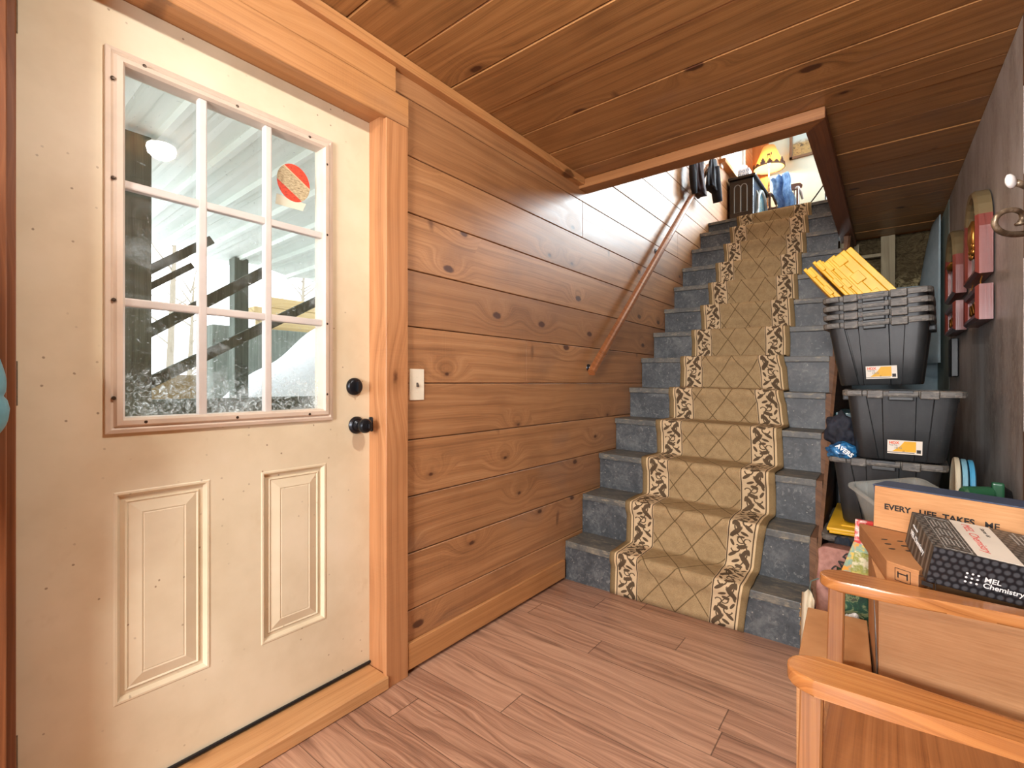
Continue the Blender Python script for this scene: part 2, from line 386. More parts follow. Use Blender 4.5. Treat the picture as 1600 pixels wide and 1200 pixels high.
def f_runner():
    uvn = X.nt.nodes.new('ShaderNodeUVMap'); s = sep(X(uvn.outputs[0])); u, v = s[0], s[1]   # u: 0..0.70 m across, v: metres along
    x, y, z = xyz()
    Wd = .70
    um = mn(u, u*-1.0 + Wd)                      # mirrored distance from the nearest edge
    fib = noise(vec(x*220, y*220, z*220), 1, 2); fib2 = noise(vec(x*30, y*30, z*30), 1, 3)
    field = mixc(fib*.7 + fib2*.7 - .22, (130, 106, 74), (184, 160, 120))
    cream = mixc(fib*.8, (192, 166, 130), (218, 196, 160))
    band = mixc(fib*.8, (118, 98, 68), (150, 128, 92))
    dark = col(52, 36, 24)
    # diamond lattice in the middle
    P = .185; PV = .25
    a = u/P - .0; b = v/PV
    l1 = ab(fr(a + b) - .5); l2 = ab(fr(a - b) - .5)
    lat = mx(smooth(l1, .475, .489), smooth(l2, .475, .489))
    c = mixc(lat*.78, field, (80, 62, 38))
    # border zone: vine on cream
    inb = (um > .030)*(um < .162)
    c = mixc(inb, c, cream)
    PR = .30
    t = fr(v/PR)*PR; q = um - .098                   # local vine frame, q across (-.06...06)
    def ell(cx, cy, ra, rb, ang):
        ca, sa = math.cos(ang), math.sin(ang); dx = q - cx; dy = t - cy
        X1 = dx*(ca/ra) + dy*(sa/ra); Y1 = dy*(ca/rb) - dx*(sa/rb)
        return X1*X1 + Y1*Y1
    def leaf(cx, cy, ra, rb, ang): return ell(cx, cy, ra, rb, ang) < 1.0
    def curl(cx, cy, r, w, cut):
        dx = q - cx; dy = t - cy; d = ab(sq(dx*dx + dy*dy) - r) < w
        return d*(cut(dx, dy))
    wob = noise(vec(q*300, t*300, 1.0), 1, 2)*.006
    stem = ab(q - sn(t*(2*PI/PR))*.034 - wob + .003) < .0034
    serr = sn(q*900.0)*sn(t*800.0)*.22
    m = stem
    L = [(.002, .004, .010, .019, 1.3), (-.002, .154, .010, .019, -1.3), (.040, .010, .007, .020, .3), (-.040, .160, .007, .020, -.3), (.020, .072, .010, .024, -.5), (-.020, .222, .010, .024, .5), (-.014, .030, .008, .020, -1.1), (.016, .180, .008, .020, 1.1), (.026, .035, .013, .040, .7), (-.026, .190, .013, .040, -.7), (-.030, .060, .0085, .024, -.9), (.032, .215, .0085, .024, .9),
         (.006, .105, .011, .026, 1.9), (-.008, .255, .011, .026, -1.9), (-.036, .118, .007, .018, .5), (.038, .272, .007, .018, -.5), (.040, .085, .0065, .016, .2), (-.040, .232, .0065, .016, -.2)]
    for i, e in enumerate(L):
        d = ell(*e)
        m = mx(m, (d + serr < 1.0) if i in (0, 1, 8, 9, 12, 13) else (d < 1.0))
    m = mx(m, curl(.002, .140, .017, .003, lambda dx, dy: dx + dy*.4 < .010))
    m = mx(m, curl(-.002, .290, .017, .003, lambda dx, dy: dx*-1.0 + dy*.4 < .010))
    m = mx(m, curl(-.020, .090, .020, .0032, lambda dx, dy: dx*-1.0 + dy < .016))
    m = mx(m, curl(.022, .245, .020, .0032, lambda dx, dy: dx + dy < .016))
    m = mx(m, curl(.030, .130, .015, .003, lambda dx, dy: dx - dy < .010))
    m = mx(m, curl(-.030, .285, .015, .003, lambda dx, dy: dx*-1.0 - dy < .010))
    m = m*(um > .048)*(um < .150)
    c = mixc(m*.88, c, dark)
    for e, w in ((.042, .0028), (.157, .0028)):
        c = mixc((ab(um - e) < w)*.9, c, dark)
    c = mixc((ab(um - .0335) < .004)*.8, c, (214, 188, 146))
    c = mixc(um < .029, c, band)
    dirt = smooth(noise(vec(x*3, y*3, z*3), 1, 4), .5, .75)*.18
    c = mixc(dirt, c, (96, 74, 50))
    st = sq((x - .66)*(x - .66)*1.6 + (z - .055)*(z - .055)) + noise(vec(x*60, z*60), 1, 2)*.02
    c = mixc(smooth(st, .045, .018)*(y < 2.42)*.7, c, (60, 42, 28))
    rib = sn(v*1400.0)*.5 + .5
    return c, None, fib*.8 + rib*.2
RUNM = mat('patterned_runner_carpet', f_runner, rough=.95, spec=.1, bump=.5, bdist=.004)

def glass_mat(name, dirt=0.0, tint=(1, 1, 1), refl=1.0):
    m = bpy.data.materials.new(name); m.use_nodes = True; nt = m.node_tree; nt.nodes.clear(); X.nt = nt
    out = nt.nodes.new('ShaderNodeOutputMaterial'); tr = nt.nodes.new('ShaderNodeBsdfTransparent'); gl = nt.nodes.new('ShaderNodeBsdfGlossy')
    tr.inputs[0].default_value = (*tint, 1); gl.inputs['Roughness'].default_value = .01
    f = nt.nodes.new('ShaderNodeFresnel'); f.inputs[0].default_value = 1.5
    mix = nt.nodes.new('ShaderNodeMixShader'); geo = nt.nodes.new('ShaderNodeNewGeometry'); nt.links.new((X(f.outputs[0])*refl*(1.0 - X(geo.outputs['Backfacing']))).s, mix.inputs[0]); nt.links.new(tr.outputs[0], mix.inputs[1]); nt.links.new(gl.outputs[0], mix.inputs[2])
    last = mix.outputs[0]
    if dirt:
        x, y, z = xyz()
        n1 = noise(vec(y*7, z*7, x), 1, 5, .65, 1.2); n2 = noise(vec(y*46, z*46, 3.0), 1, 4, .7, 2.0); n3 = noise(vec(y*2.1, z*2.1, 5.0), 1, 3)
        low = smooth(z, 1.75, 1.12); edge = smooth(z, 1.16, 1.05)
        am = smooth(n1*.6 + n3*.4, .46, .70)*low*.45 + smooth(n2, .60, .70)*low*.25 + edge*smooth(n2, .45, .65)*.35
        sm = smooth(n2, .64, .70)*.25
        df = nt.nodes.new('ShaderNodeBsdfTranslucent'); df.inputs[0].default_value = (.8, .86, .86, 1)
        dd = nt.nodes.new('ShaderNodeBsdfDiffuse'); dd.inputs[0].default_value = (.8, .84, .84, 1)
        m1 = nt.nodes.new('ShaderNodeMixShader'); m1.inputs[0].default_value = .35; nt.links.new(df.outputs[0], m1.inputs[1]); nt.links.new(dd.outputs[0], m1.inputs[2])
        m2 = nt.nodes.new('ShaderNodeMixShader'); nt.links.new(clampx((am + sm)*dirt).s, m2.inputs[0]); nt.links.new(last, m2.inputs[1]); nt.links.new(m1.outputs[0], m2.inputs[2]); last = m2.outputs[0]
    nt.links.new(last, out.inputs[0]); return m
GLASS = glass_mat('dirty_door_glass', 1.0, refl=1.6)
GLASS2 = glass_mat('window_glass')
PGLASS = glass_mat('picture_glass', refl=.8)

def emis(name, c, s):
    m = bpy.data.materials.new(name); m.use_nodes = True; b = m.node_tree.nodes['Principled BSDF']
    b.inputs['Emission Color'].default_value = (*c, 1); b.inputs['Emission Strength'].default_value = s; b.inputs['Base Color'].default_value = (.8, .8, .8, 1); return m
DOMEM = emis('lit_dome_glass', (1.0, .95, .87), 470.0)
BULBM = emis('lit_bulb', (1.0, .80, .5), 12.0)

def f_panel():
    x, y, z = xyz()
    n = noise(vec(y*60, z*22, x), 1, 4, .7, 1.5); n2 = noise(vec(y*5, z*1.4, 3.0), 1, 4, .6); n3 = noise(vec(y*160, z*60, 1.0), 1, 2)
    c = ramp(n2*.7 + n*.3, [(.36, (130, 118, 110)), (.5, (164, 158, 154)), (.66, (194, 192, 192))])
    c = mixc(smooth(n, .50, .60)*.55, c, (184, 178, 168))
    return c, n*.25 + .32, n3
PANELM = mat('grey_mottled_sheet', f_panel, spec=.5, bump=.15, bdist=.003, metal=.15)
CONC = mat('pale_concrete', lambda: ramp(noise(vec(*xyz()), 3, 5, .6), [(.3, (128, 148, 156)), (.7, (170, 188, 194))]), rough=.8)
GREENW = mat('pale_green_wall', lambda: ramp(noise(vec(*xyz()), 4, 4), [(.3, (132, 150, 142)), (.7, (160, 176, 166))]), rough=.7)
def f_ins():
    x, y, z = xyz(); n = noise(vec(x*14, z*16, y), 1, 6, .7, 2.5); n2 = noise(vec(x*5, z*60, 2.0), 1, 5, .7, 1.0)
    c = ramp(n*.6 + n2*.4, [(.32, (62, 52, 36)), (.5, (116, 100, 72)), (.7, (160, 142, 104))])
    return mixc(smooth(z, 2.10, 2.0)*smooth(n, .45, .6), c, (208, 190, 142)), None, n
INSM = mat('fibreglass_insulation', f_ins, rough=1.0, spec=.1, bump=1.0, bdist=.05)
def f_cream():
    return ramp(noise(vec(*xyz()), 2, 3), [(.3, (182, 202, 198)), (.7, (196, 214, 208))])
UPWALL = mat('pale_plaster', f_cream, rough=.7)
UPCEIL = mat('white_plaster', (226, 222, 210), rough=.8)
DARKIN = mat('dark_subfloor', (46, 34, 26), rough=.9)

# ---------------------------------------------------------------- room shell
YB, YF = -2.7, 7.3            # rear wall of the lower room, back wall of the upper room
ZC, ZU, ZT = 2.40, 2.835, 5.3  # lower ceiling, upper floor, upper ceiling
DY0, DY1, DZ = .143, 1.127, 2.178   # door opening
UY0, UY1, UZ0, UZ1 = 5.72, 6.70, 3.66, 4.72   # upstairs left window
rnd = random.Random(3)

def plank_wall():
    m = MB(); P = .2265; z0 = .018
    k = 0
    while True:
        a, b = z0 + k*P, min(z0 + (k+1)*P, ZT)
        if a >= ZT: break
        segs = [(YB, YF)]
        def cut(lo, hi):
            out = []
            for s in segs:
                if hi <= s[0] or lo >= s[1]: out.append(s)
                else:
                    if s[0] < lo: out.append((s[0], lo))
                    if s[1] > hi: out.append((hi, s[1]))
            return out
        if a < DZ: 
            if b <= DZ + .03: segs = cut(DY0 - .02, DY1 + .02)
            else: segs = cut(DY0 - .02, DY1 + .02); m.box(-.02, 0, DY0 - .02, DY1 + .02, DZ + .02, b - .003, .002)
        if b > UZ0 and a < UZ1: segs = cut(UY0, UY1)
        joints = {5: 2.012, 9: 2.60, 10: 4.3, 2: -.6, 7: .02}
        for s0, s1 in segs:
            parts = [(s0, s1)]
            j = joints.get(k)
            if j and s0 < j < s1: parts = [(s0, j - .0012), (j + .0012, s1)]
            for p0, p1 in parts:
                dx = rnd.uniform(-.0015, .0015)
                m.box(-.02 + dx, dx, p0, p1, a + .002, b - .002, .0022)
        k += 1
    # sheathing behind the boards with the same openings
    m.box(-.13, -.019, YB, DY0 - .02, 0, ZT); m.box(-.13, -.019, DY1 + .02, UY0, 0, ZT); m.box(-.13, -.019, UY1 + .5, YF, 0, ZT)
    m.box(-.13, -.019, DY0 - .02, DY1 + .02, DZ + .02, ZT); m.box(-.13, -.019, UY0, UY1 + .5, 0, UZ0); m.box(-.13, -.019, UY0, UY1 + .5, UZ1, ZT)
    return struct(m.build('wall_left', WALLW))
plank_wall()

m = MB(); m.box(-.13, 6.0, YB - .1, 5.4, -.12, 0); struct(m.build('floor', FLOORM))

def ceiling():
    m = MB(); P = .2475; off = -.06
    k = math.floor((YB - off)/P)
    OX = 1.19; OY = 2.58
    while off + k*P < 5.12:
        a, b = off + k*P + .0015, min(off + (k+1)*P - .0015, 5.12)
        dz = rnd.uniform(0, .0035)
        if b <= OY: m.box(.0, 6.0, a, b, ZC + dz, ZC + .02, .004)
        elif a < OY: m.box(.0, 6.0, a, OY, ZC + dz, ZC + .02, .004); m.box(OX, 6.0, OY, b, ZC + dz, ZC + .02, .004)
        else: m.box(OX, 6.0, a, b, ZC + dz, ZC + .02, .004)
        k += 1
    return struct(m.build('ceiling', CEILW))
ceiling()
# floor structure of the upper storey (between the lower ceiling and the upper floor)
m = MB(); m.box(0, 6.0, YB, 2.60, ZC + .021, ZU); m.box(1.19, 6.0, 2.60, 5.25, ZC + .021, ZU); m.box(-.0, 6.0, 5.25, YF, ZU - .30, ZU); struct(m.build('floor_upstairs', ORNG))
# right wall: brown boards near the camera, then the grey sheet
WX = lambda y: 1.853 - (y - 2.33)*.0195
m = MB()
for k in range(-1, 9):
    a, b = .12 + k*.29, .12 + (k+1)*.29
    a = max(a, 0.0); b = min(b, 2.40)
    if b > a: m.box(1.853 + rnd.uniform(-.002, .002), 1.90, YB, 2.335, a + .001, b - .001, .003)
m.box(1.88, 1.98, YB, 5.4, 0, 2.42)
struct(m.build('wall_right', BRDW))
m = MB(); m.hexa([(WX(2.33), 2.33, .0), (WX(2.33)+.02, 2.33, .0), (WX(4.35)+.02, 4.35, 0), (WX(4.35), 4.35, 0), (WX(2.33), 2.33, 2.398), (WX(2.33)+.02, 2.33, 2.398), (WX(4.35)+.02, 4.35, 2.398), (WX(4.35), 4.35, 2.398)], .001)
struct(m.build('wall_right_sheet', PANELM))
m = MB(); m.hexa([(WX(4.36), 4.36, 0), (1.88, 4.36, 0), (1.88, 5.30, 0), (1.80, 5.30, 0), (WX(4.36), 4.36, 2.398), (1.88, 4.36, 2.398), (1.88, 5.3, 2.398), (1.80, 5.30, 2.398)])
struct(m.build('wall_right_concrete', GREENW))
# back of the storage space: foundation, framing, insulation
m = MB(); m.box(-.1, 2.0, 5.16, 5.36, 0, 1.955); struct(m.build('wall_back', CONC))
m = MB()
m.grid(lambda u, v: Vector((1.10 + u*.80, 5.30 + .04*math.sin(u*9)*math.sin(v*7) - .10*v*(1-v), 1.94 + v*.60)), 24, 14)
struct(m.build('wall_back_insulation', INSM, smooth=True))
m = MB(); m.box(1.44, 1.535, 5.13, 5.22, 1.955, 2.40, .003); m.box(1.19, 1.46, 5.14, 5.20, 2.235, 2.262, .002); m.box(1.19, 1.29, 5.13, 5.19, 2.262, 2.36, .002); m.box(1.165, 1.205, 4.95, 5.05, 1.9, 2.40, .002)
struct(m.build('trim_framing', LUMB))
m = MB(); m.box(1.10, 1.90, 5.36, 5.42, 1.9, 2.6); struct(m.build('wall_back_sheathing', DARKIN))
# rear wall of the lower room, upper-room shell
m = MB(); m.box(-.1, 6.0, YB - .1, YB, 0, ZT)
for k in range(11): m.box(-.02, 1.9, YB, YB + .012, k*.2265 + .002, (k+1)*.2265 - .002, .002)
struct(m.build('wall_rear', WALLW))
BX0, BX1, BZ0, BZ1 = 1.50, 4.40, 3.50, 4.88
m = MB(); m.box(-.13, BX0, YF, YF + .12, ZU, ZT); m.box(BX1, 6.0, YF, YF + .12, ZU, ZT); m.box(BX0, BX1, YF, YF + .12, ZU, BZ0); m.box(BX0, BX1, YF, YF + .12, BZ1, ZT)
struct(m.build('wall_upstairs_back', UPWALL))
m = MB(); m.box(6.0, 6.1, YB - .1, 3.7, 0, ZT); m.box(6.0, 6.1, 6.3, YF + .12, 0, ZT); m.box(6.0, 6.1, 3.7, 6.3, 0, 3.45); m.box(6.0, 6.1, 3.7, 6.3, 4.75, ZT); struct(m.build('wall_upstairs_right', UPWALL))
wr = struct(empty('right_fill_window', (6.0, 5.0, 3.45)))  # unseen window added for its light on the upstairs back wall
m = MB()
for a, b in ((3.63, 3.7), (6.3, 6.37), (4.97, 5.03)): m.box(5.98, 6.0, a, b, 3.38, 4.82, .004)
m.box(5.98, 6.0, 3.63, 6.37, 4.75, 4.82, .004); m.box(5.95, 6.0, 3.63, 6.37, 3.40, 3.45, .004); m.build('window_frame', MUNM, wr)
m = MB(); m.box(6.02, 6.024, 3.7, 6.3, 3.45, 4.75); m.build('pane', GLASS2, wr)
m = MB(); m.box(-.13, 6.1, YB - .1, YF + .12, ZT, ZT + .1); struct(m.build('ceiling_upstairs', UPCEIL))
# upstairs back window
wr = struct(empty('window_2', (BX0, YF, BZ0)))
m = MB()
for a, b in ((BX0 - .07, BX0), (BX1, BX1 + .07)): m.box(a, b, YF - .02, YF, BZ0 - .07, BZ1 + .07, .004)
m.box(BX0 - .07, BX1 + .07, YF - .02, YF, BZ1, BZ1 + .07, .004); m.box(BX0 - .09, BX1 + .09, YF - .05, YF, BZ0 - .04, BZ0, .004)
for t in (.333, .667):
    xx = BX0 + (BX1 - BX0)*t; m.box(xx - .025, xx + .025, YF + .02, YF + .06, BZ0, BZ1, .003)
m.build('window_frame', MUNM, wr)
m = MB(); m.box(BX0, BX1, YF + .038, YF + .042, BZ0, BZ1); m.build('pane', GLASS2, wr)
# upstairs left window
wr = struct(empty('window_1', (0, UY0, UZ0)))
m = MB()
m.box(-.02, .022, UY0 - .08, UY0, UZ0 - .08, UZ1 + .08, .004); m.box(-.02, .022, UY1, UY1 + .08, UZ0 - .08, UZ1 + .08, .004)
m.box(-.02, .022, UY0, UY1, UZ1, UZ1 + .08, .004)
m.box(-.03, -.0, UY0, UY0 + .04, UZ0, UZ1, .003); m.box(-.03, -.0, UY1 - .04, UY1, UZ0, UZ1, .003); m.box(-.03, -.0, UY0, UY1, UZ0, UZ0 + .04, .003); m.box(-.03, -.0, UY0, UY1, UZ1 - .04, UZ1, .003)
m.build('window_frame', MUNM, wr)
m = MB(); m.box(-.10, .07, UY0 - .1, UY1 + .1, UZ0 - .045, UZ0, .004); m.build('window_sill', TRIMH, wr)
m = MB(); m.box(-.017, -.013, UY0, UY1, UZ0, UZ1); m.build('pane', GLASS2, wr)

# ---------------------------------------------------------------- trim
m = MB(); m.box(.0, .016, 1.215, 2.372, .018, .122, .003); struct(m.build('baseboard_left', TRIMH))
m = MB()  # door casing, jambs and head
m.box(.0, .020, 1.108, 1.212, .0, 2.150, .002)
m.box(-.125, .0, 1.118, 1.147, .0, 2.178, .002);
struct(m.build('trim_1', TRIMV))
m = MB(); m.box(.0, .020, -.05, 1.215, 2.152, 2.262, .002); m.box(.0, .018, -.6, 1.155, 2.264, 2.362, .002); m.box(-.125, .0, .12, 1.147, 2.172, 2.20, .002);
struct(m.build('trim_2', TRIMH))
m = MB(); m.box(.0, .022, .045, .128, 0, 2.15, .002); m.box(-.125, .0, .122, .144, 0, 2.172, .002)
struct(m.build('trim_3', DARKV))
m = MB(); m.box(-.125, .028, .143, 1.118, .0, .052, .006); struct(m.build('trim_4', SILLW))
m = MB(); m.prism([(0, 2.362), (.038, 2.362), (.044, 2.368), (.044, 2.40), (0, 2.40)], 5.25, Matrix(((1, 0, 0, 0), (0, 0, 1, YB), (0, 1, 0, 0), (0, 0, 0, 1))), 0)
o = m.build('trim_5', TRIMH); struct(o)
# opening fascia: mitred boards
m = MB()
m.hexa([(.0, 2.553, 2.345), (1.272, 2.553, 2.345), (1.19, 2.655, 2.345), (.0, 2.655, 2.345), (.0, 2.553, 2.398), (1.272, 2.553, 2.398), (1.19, 2.655, 2.398), (.0, 2.655, 2.398)], .002)
struct(m.build('trim_6', TRIMX))
m = MB()
m.hexa([(1.272, 2.555, 2.345), (1.272, 5.12, 2.345), (1.172, 5.12, 2.345), (1.186, 2.66, 2.345), (1.272, 2.555, 2.398), (1.272, 5.12, 2.398), (1.172, 5.12, 2.398), (1.186, 2.66, 2.398)], .002)
struct(m.build('trim_7', wood('opening_side_board', 'y', 'x', lo=(86, 46, 24), mid=(130, 78, 44), hi=(150, 96, 58), rough=.5, seed=21.0, knots=.5)))
m = MB(); m.box(1.172, 1.19, 2.66, 5.2, 2.398, ZU, .0); m.box(0, 1.19, 2.601, 2.615, 2.398, ZU, 0); struct(m.build('trim_8', TRIMX))

# added window frame around the rear fill light, behind the camera
wr = struct(empty('rear_fill_frame', (.7, YB + .02, .9)))
m = MB()
for a, b in ((.62, .70), (2.0, 2.08)): m.box(a, b, YB + .012, YB + .16, .72, 2.18, .004)
m.box(.62, 2.08, YB + .012, YB + .16, 2.10, 2.18, .004); m.box(.62, 2.08, YB + .012, YB + .18, .72, .80, .004)
m.build('window_frame', MUNM, wr)
def wp(px, py, **k):
    d = Vector((-math.sin(YAW), math.cos(YAW), 0)) + (px-800)/FPX*Vector((math.cos(YAW), math.sin(YAW), 0)) + Vector((0, 0, -(py-PPY)/FPX))
    (a, v), = k.items(); i = 'xyz'.index(a); return CAM + d*((v - CAM[i])/d[i])
# ---------------------------------------------------------------- door
door = tag(empty('door_1', (-.12, .146, .057)), kind='structure')
GY0, GY1, GZ0, GZ1 = .350, .918, 1.052, 1.994
PAN = [(.331, .559, .298, .862), (.707, .935, .298, .862)]
def slab():
    m = MB(); holes = [(GY0, GY1, GZ0, GZ1)] + PAN
    ys = sorted({.146, 1.120} | {v for h in holes for v in h[:2]}); zs = sorted({.057, 2.170} | {v for h in holes for v in h[2:]})
    for y0, y1 in zip(ys, ys[1:]):
        for z0, z1 in zip(zs, zs[1:]):
            cy, cz = (y0+y1)/2, (z0+z1)/2
            if any(h[0] < cy < h[1] and h[2] < cz < h[3] for h in holes): continue
            m.box(-.145, -.100, y0, y1, z0, z1)
    bmesh.ops.remove_doubles(m.bm, verts=m.bm.verts, dist=1e-5)
    return m.build('door_leaf', DOORM, door)
slab()
for y0, y1, z0, z1 in PAN:
    m = MB(); prof = [(0, 0), (.003, .0022), (.008, .0022), (.012, -.004), (.016, -.010), (.026, -.010), (.030, -.005), (.034, -.008), (.062, -.0005), (.066, -.002), (.068, -.001)]
    loops = []
    for i, dx in prof:
        loops.append([m.bm.verts.new((-.100 + dx, y, z)) for y, z in ((y0+i, z0+i), (y1-i, z0+i), (y1-i, z1-i), (y0+i, z1-i))])
    for a, b in zip(loops, loops[1:]):
        for k in range(4): m.bm.faces.new((a[k], a[(k+1) % 4], b[(k+1) % 4], b[k]))
    m.bm.faces.new(loops[-1])
    m.build('raised_panel', DOORM, door)
m = MB()  # window surround, mitred profile
prof = [(.0, 0), (.0, .010), (.010, .014), (.016, .010), (.022, .019), (.034, .021), (.040, .012), (.042, -.030)]
ry0, ry1, rz0, rz1 = .313, .956, 1.018, 2.030
loops = [[m.bm.verts.new((-.100 + dx, y, z)) for y, z in ((ry0+i, rz0+i), (ry1-i, rz0+i), (ry1-i, rz1-i), (ry0+i, rz1-i))] for i, dx in prof]
for a, b in zip(loops, loops[1:]):
    for k in range(4): m.bm.faces.new((a[k], a[(k+1) % 4], b[(k+1) % 4], b[k]))
fr_ = m.build('window_frame', MOLDM, door)
for px, py in ((226, 103), (371, 166), (484, 214), (176, 121), (177, 277), (178, 468), (178, 622), (228, 659), (371, 652), (484, 647), (511, 257), (511, 367), (511, 506), (511, 616)):
    p = wp(px, py, x=-.081); m = MB(); m.lathe([(0, .002), (.004, .0015), (.0048, 0), (.0048, -.004)], Matrix.Translation(p) @ Matrix.Rotation(PI/2, 4, 'Y'), 12); m.build('screw', SCREW, fr_)
m = MB()
for y in (.538, .7275): m.box(-.118, -.092, y - .011, y + .011, GZ0, GZ1, .004, 2)
for z in (1.367, 1.680): m.box(-.117, -.093, GY0, GY1, z - .011, z + .011, .004, 2)
m.build('muntin', MUNM, door)
m = MB(); m.box(-.122, -.119, GY0, GY1, GZ0, GZ1); m.build('pane', GLASS, door)
# round sticker and paper tape on the upper right pane
STC = wp(459, 286, x=-.117); STC = (STC.y - .146, STC.z - .057)
def f_stk():
    x, y, z = xyz(); n = noise(vec(y*90, z*240), 1, 3, .7); t = (z - STC[1]) + (y - STC[0])*.62 - .012
    band = (t < .018)*(t > -.050)
    c = mixc(band, ramp(n, [(.35, (150, 40, 24)), (.5, (214, 62, 34)), (.7, (226, 84, 48))]), ramp(n, [(.3, (120, 104, 76)), (.5, (176, 160, 124)), (.7, (204, 190, 156))]))
    return mixc(smooth(ab(t - .018), .003, .001), c, (240, 190, 150))
STK = mat('red_and_tan_sticker', f_stk, rough=.5)
m = MB(); c0 = wp(459, 286, x=-.117)
m.prism([(.058*math.cos(a*PI/20), .064*math.sin(a*PI/20)) for a in range(40)], .0012, Matrix(((0, 0, 1, -.1178), (1, 0, 0, c0.y), (0, 1, 0, c0.z), (0, 0, 0, 1))))
o = m.build('sticker', STK, door); o['label'] = 'round red sticker with a tan striped band'
m = MB(); q = [wp(*p, x=-.1176) for p in ((427, 303), (478, 328), (474, 331), (429, 318))]
q = [wp(a, b, x=-.1182) for a, b in ((430, 318), (473, 330), (478, 319), (432, 302))]
m.hexa([p for p in q] + [p + Vector((.0006, 0, 0)) for p in q]); o = m.build('paper_tape', mat('paper_tape', (214, 216, 196), rough=.7), door); o['label'] = 'strip of pale masking tape'
# lock hardware
def disc(name, c, prof, mm, par, n=36, smooth=True):
    m = MB(); m.lathe(prof, Matrix.Translation(c) @ Matrix.Rotation(PI/2, 4, 'Y'), n); return m.build(name, mm, par, angle=35)
c = wp(553, 604, x=-.1); c.x = -.1
db = disc('deadbolt', c, [(.033, 0), (.033, .008), (.029, .014), (.024, .017), (0, .017)], BLACKM, door)
m = MB(); m.box(-.084, -.066, c.y - .0035, c.y + .0035, c.z - .019, c.z + .019, .003, 2, None)
m.build('thumb_turn', BLACKM, db)
for v in db.children: v.rotation_euler = (0, 0, 0)
c = wp(558, 664, x=-.1); c.x = -.1; c.y -= .004
kn = disc('door_knob', c, [(.0, .075), (.012, .0745), (.022, .071), (.027, .064), (.0275, .056), (.024, .046), (.014, .038), (.011, .030), (.012, .018), (.020, .012), (.026, .012), (.030, .008), (.033, .004), (.033, 0)], BLACKM, door)
m = MB(); m.lathe([(0, .007), (.009, .006), (.009, 0)], Matrix.Translation((c.x + .073, c.y, c.z)) @ Matrix.Rotation(PI/2, 4, 'Y'), 20); m.box(c.x + .076, c.x + .086, c.y - .002, c.y + .002, c.z - .008, c.z + .008, .001); m.build('lock_button', BLACKM, kn)
m = MB(); m.box(-.104, -.078, 1.119, 1.1235, c.z - .03, c.z + .03, .002); m.box(-.099, -.0755, 1.115, 1.1195, c.z - .028, c.z + .028, .004); m.build('strike_plate', BLACKM, door)
for z in (2.02, 1.150, .275):
    m = MB(); m.box(-.1, -.0975, .146, .156, z - .052, z + .052, .0005)
    for k in range(5): m.lathe([(0, -.0098), (.0062, -.0098), (.0062, .0098), (0, .0098)], Matrix.Translation((-.093, .1485, z + (k-2)*.0206)), 12)
    m.build('hinge', HINGEM, door, angle=35)
m = MB(); m.box(-.142, -.098, .146, 1.120, .0525, .0565, .001); m.tube([(-.094, .15, .062), (-.094, 1.118, .062)], .0055, 8); m.build('weather_strip', RUBBER, door)

# light switch
p = wp(652, 600, x=.006)
sw = tag(empty('light_switch', (.0, p.y, 1.145)), 'cream wall plate with a grubby toggle on the plank wall beside the door', 'light switch')
m = MB(); m.box(.0, .006, p.y - .037, p.y + .037, 1.145 - .063, 1.145 + .063, .003, 2); m.build('wall_plate', SWITCHM, sw)
m = MB(); m.hexa([(.005, p.y-.005, 1.137), (.013, p.y-.004, 1.135), (.013, p.y+.004, 1.135), (.005, p.y+.005, 1.137), (.005, p.y-.005, 1.155), (.011, p.y-.004, 1.143), (.011, p.y+.004, 1.143), (.005, p.y+.005, 1.155)]); m.build('toggle', STAIN, sw)
for dz in (.03, -.03):
    m = MB(); m.lathe([(0, .001), (.003, .0005), (.003, -.001)], Matrix.Translation((.0065, p.y, 1.145 + dz)) @ Matrix.Rotation(PI/2, 4, 'Y'), 10); m.build('screw', SWITCHM, sw)

# ---------------------------------------------------------------- staircase
NY = [2.377, 2.576, 2.806, 3.040, 3.271, 3.485, 3.722, 3.961, 4.190, 4.412, 4.675, 4.934, 5.218]
NZ = [.232, .470, .694, .909, 1.120, 1.344, 1.557, 1.776, 1.997, 2.208, 2.436, 2.658, 2.835]
SXR = 1.208; TILT = -.026
stair = tag(empty('staircase', (.6, 2.39, 0)), 'steep slate grey painted staircase rising along the plank wall', 'staircase')
def zat(i, x): return NZ[i] + TILT*(x/SXR)*(1 if i < 12 else 0)
for i in range(12):
    yb = NY[i+1] + .022
    m = MB(); zl, zr = zat(i, 0), zat(i, SXR); x0 = .002 + (.012 if i < 2 else 0)
    xr = SXR + .004 if i < 10 else 1.169
    m.hexa([(x0, NY[i], zl-.036), (xr, NY[i], zr-.036), (xr, yb, zr-.036), (x0, yb, zl-.036), (x0, NY[i], zl), (xr, NY[i], zr), (xr, yb, zr), (x0, yb, zl)], .004, 2)
    m.build('tread', TREADM, stair)
for i in range(13):
    y = NY[i] + .018; zb = 0.0 if i == 0 else NZ[i-1] - .036; zb2 = zb if i == 0 else zat(i-1, SXR) - .036
    m = MB(); zt, zt2 = zat(i, 0) - .0365, zat(i, SXR) - .0365
    if i == 12: zt = zt2 = ZU - .002
    xr = SXR if i < 10 else 1.169
    m.hexa([(.003, y, zb), (xr, y, zb2), (xr, y+.016, zb2), (.003, y+.016, zb), (.003, y, zt), (xr, y, zt2), (xr, y+.016, zt2), (.003, y+.016, zt)])
    m.build('riser', STEPM, stair)
m = MB()  # landing nosing
m.box(.002, 1.171, NY[12] - .004, 5.30, ZU - .028, ZU + .001, .004, 2); m.build('landing_nosing', TREADM, stair)
m = MB()  # right stringer: closed board, top edge follows the nosings
up = [(NY[0] + .012, .0), (NY[0] + .004, .20)]
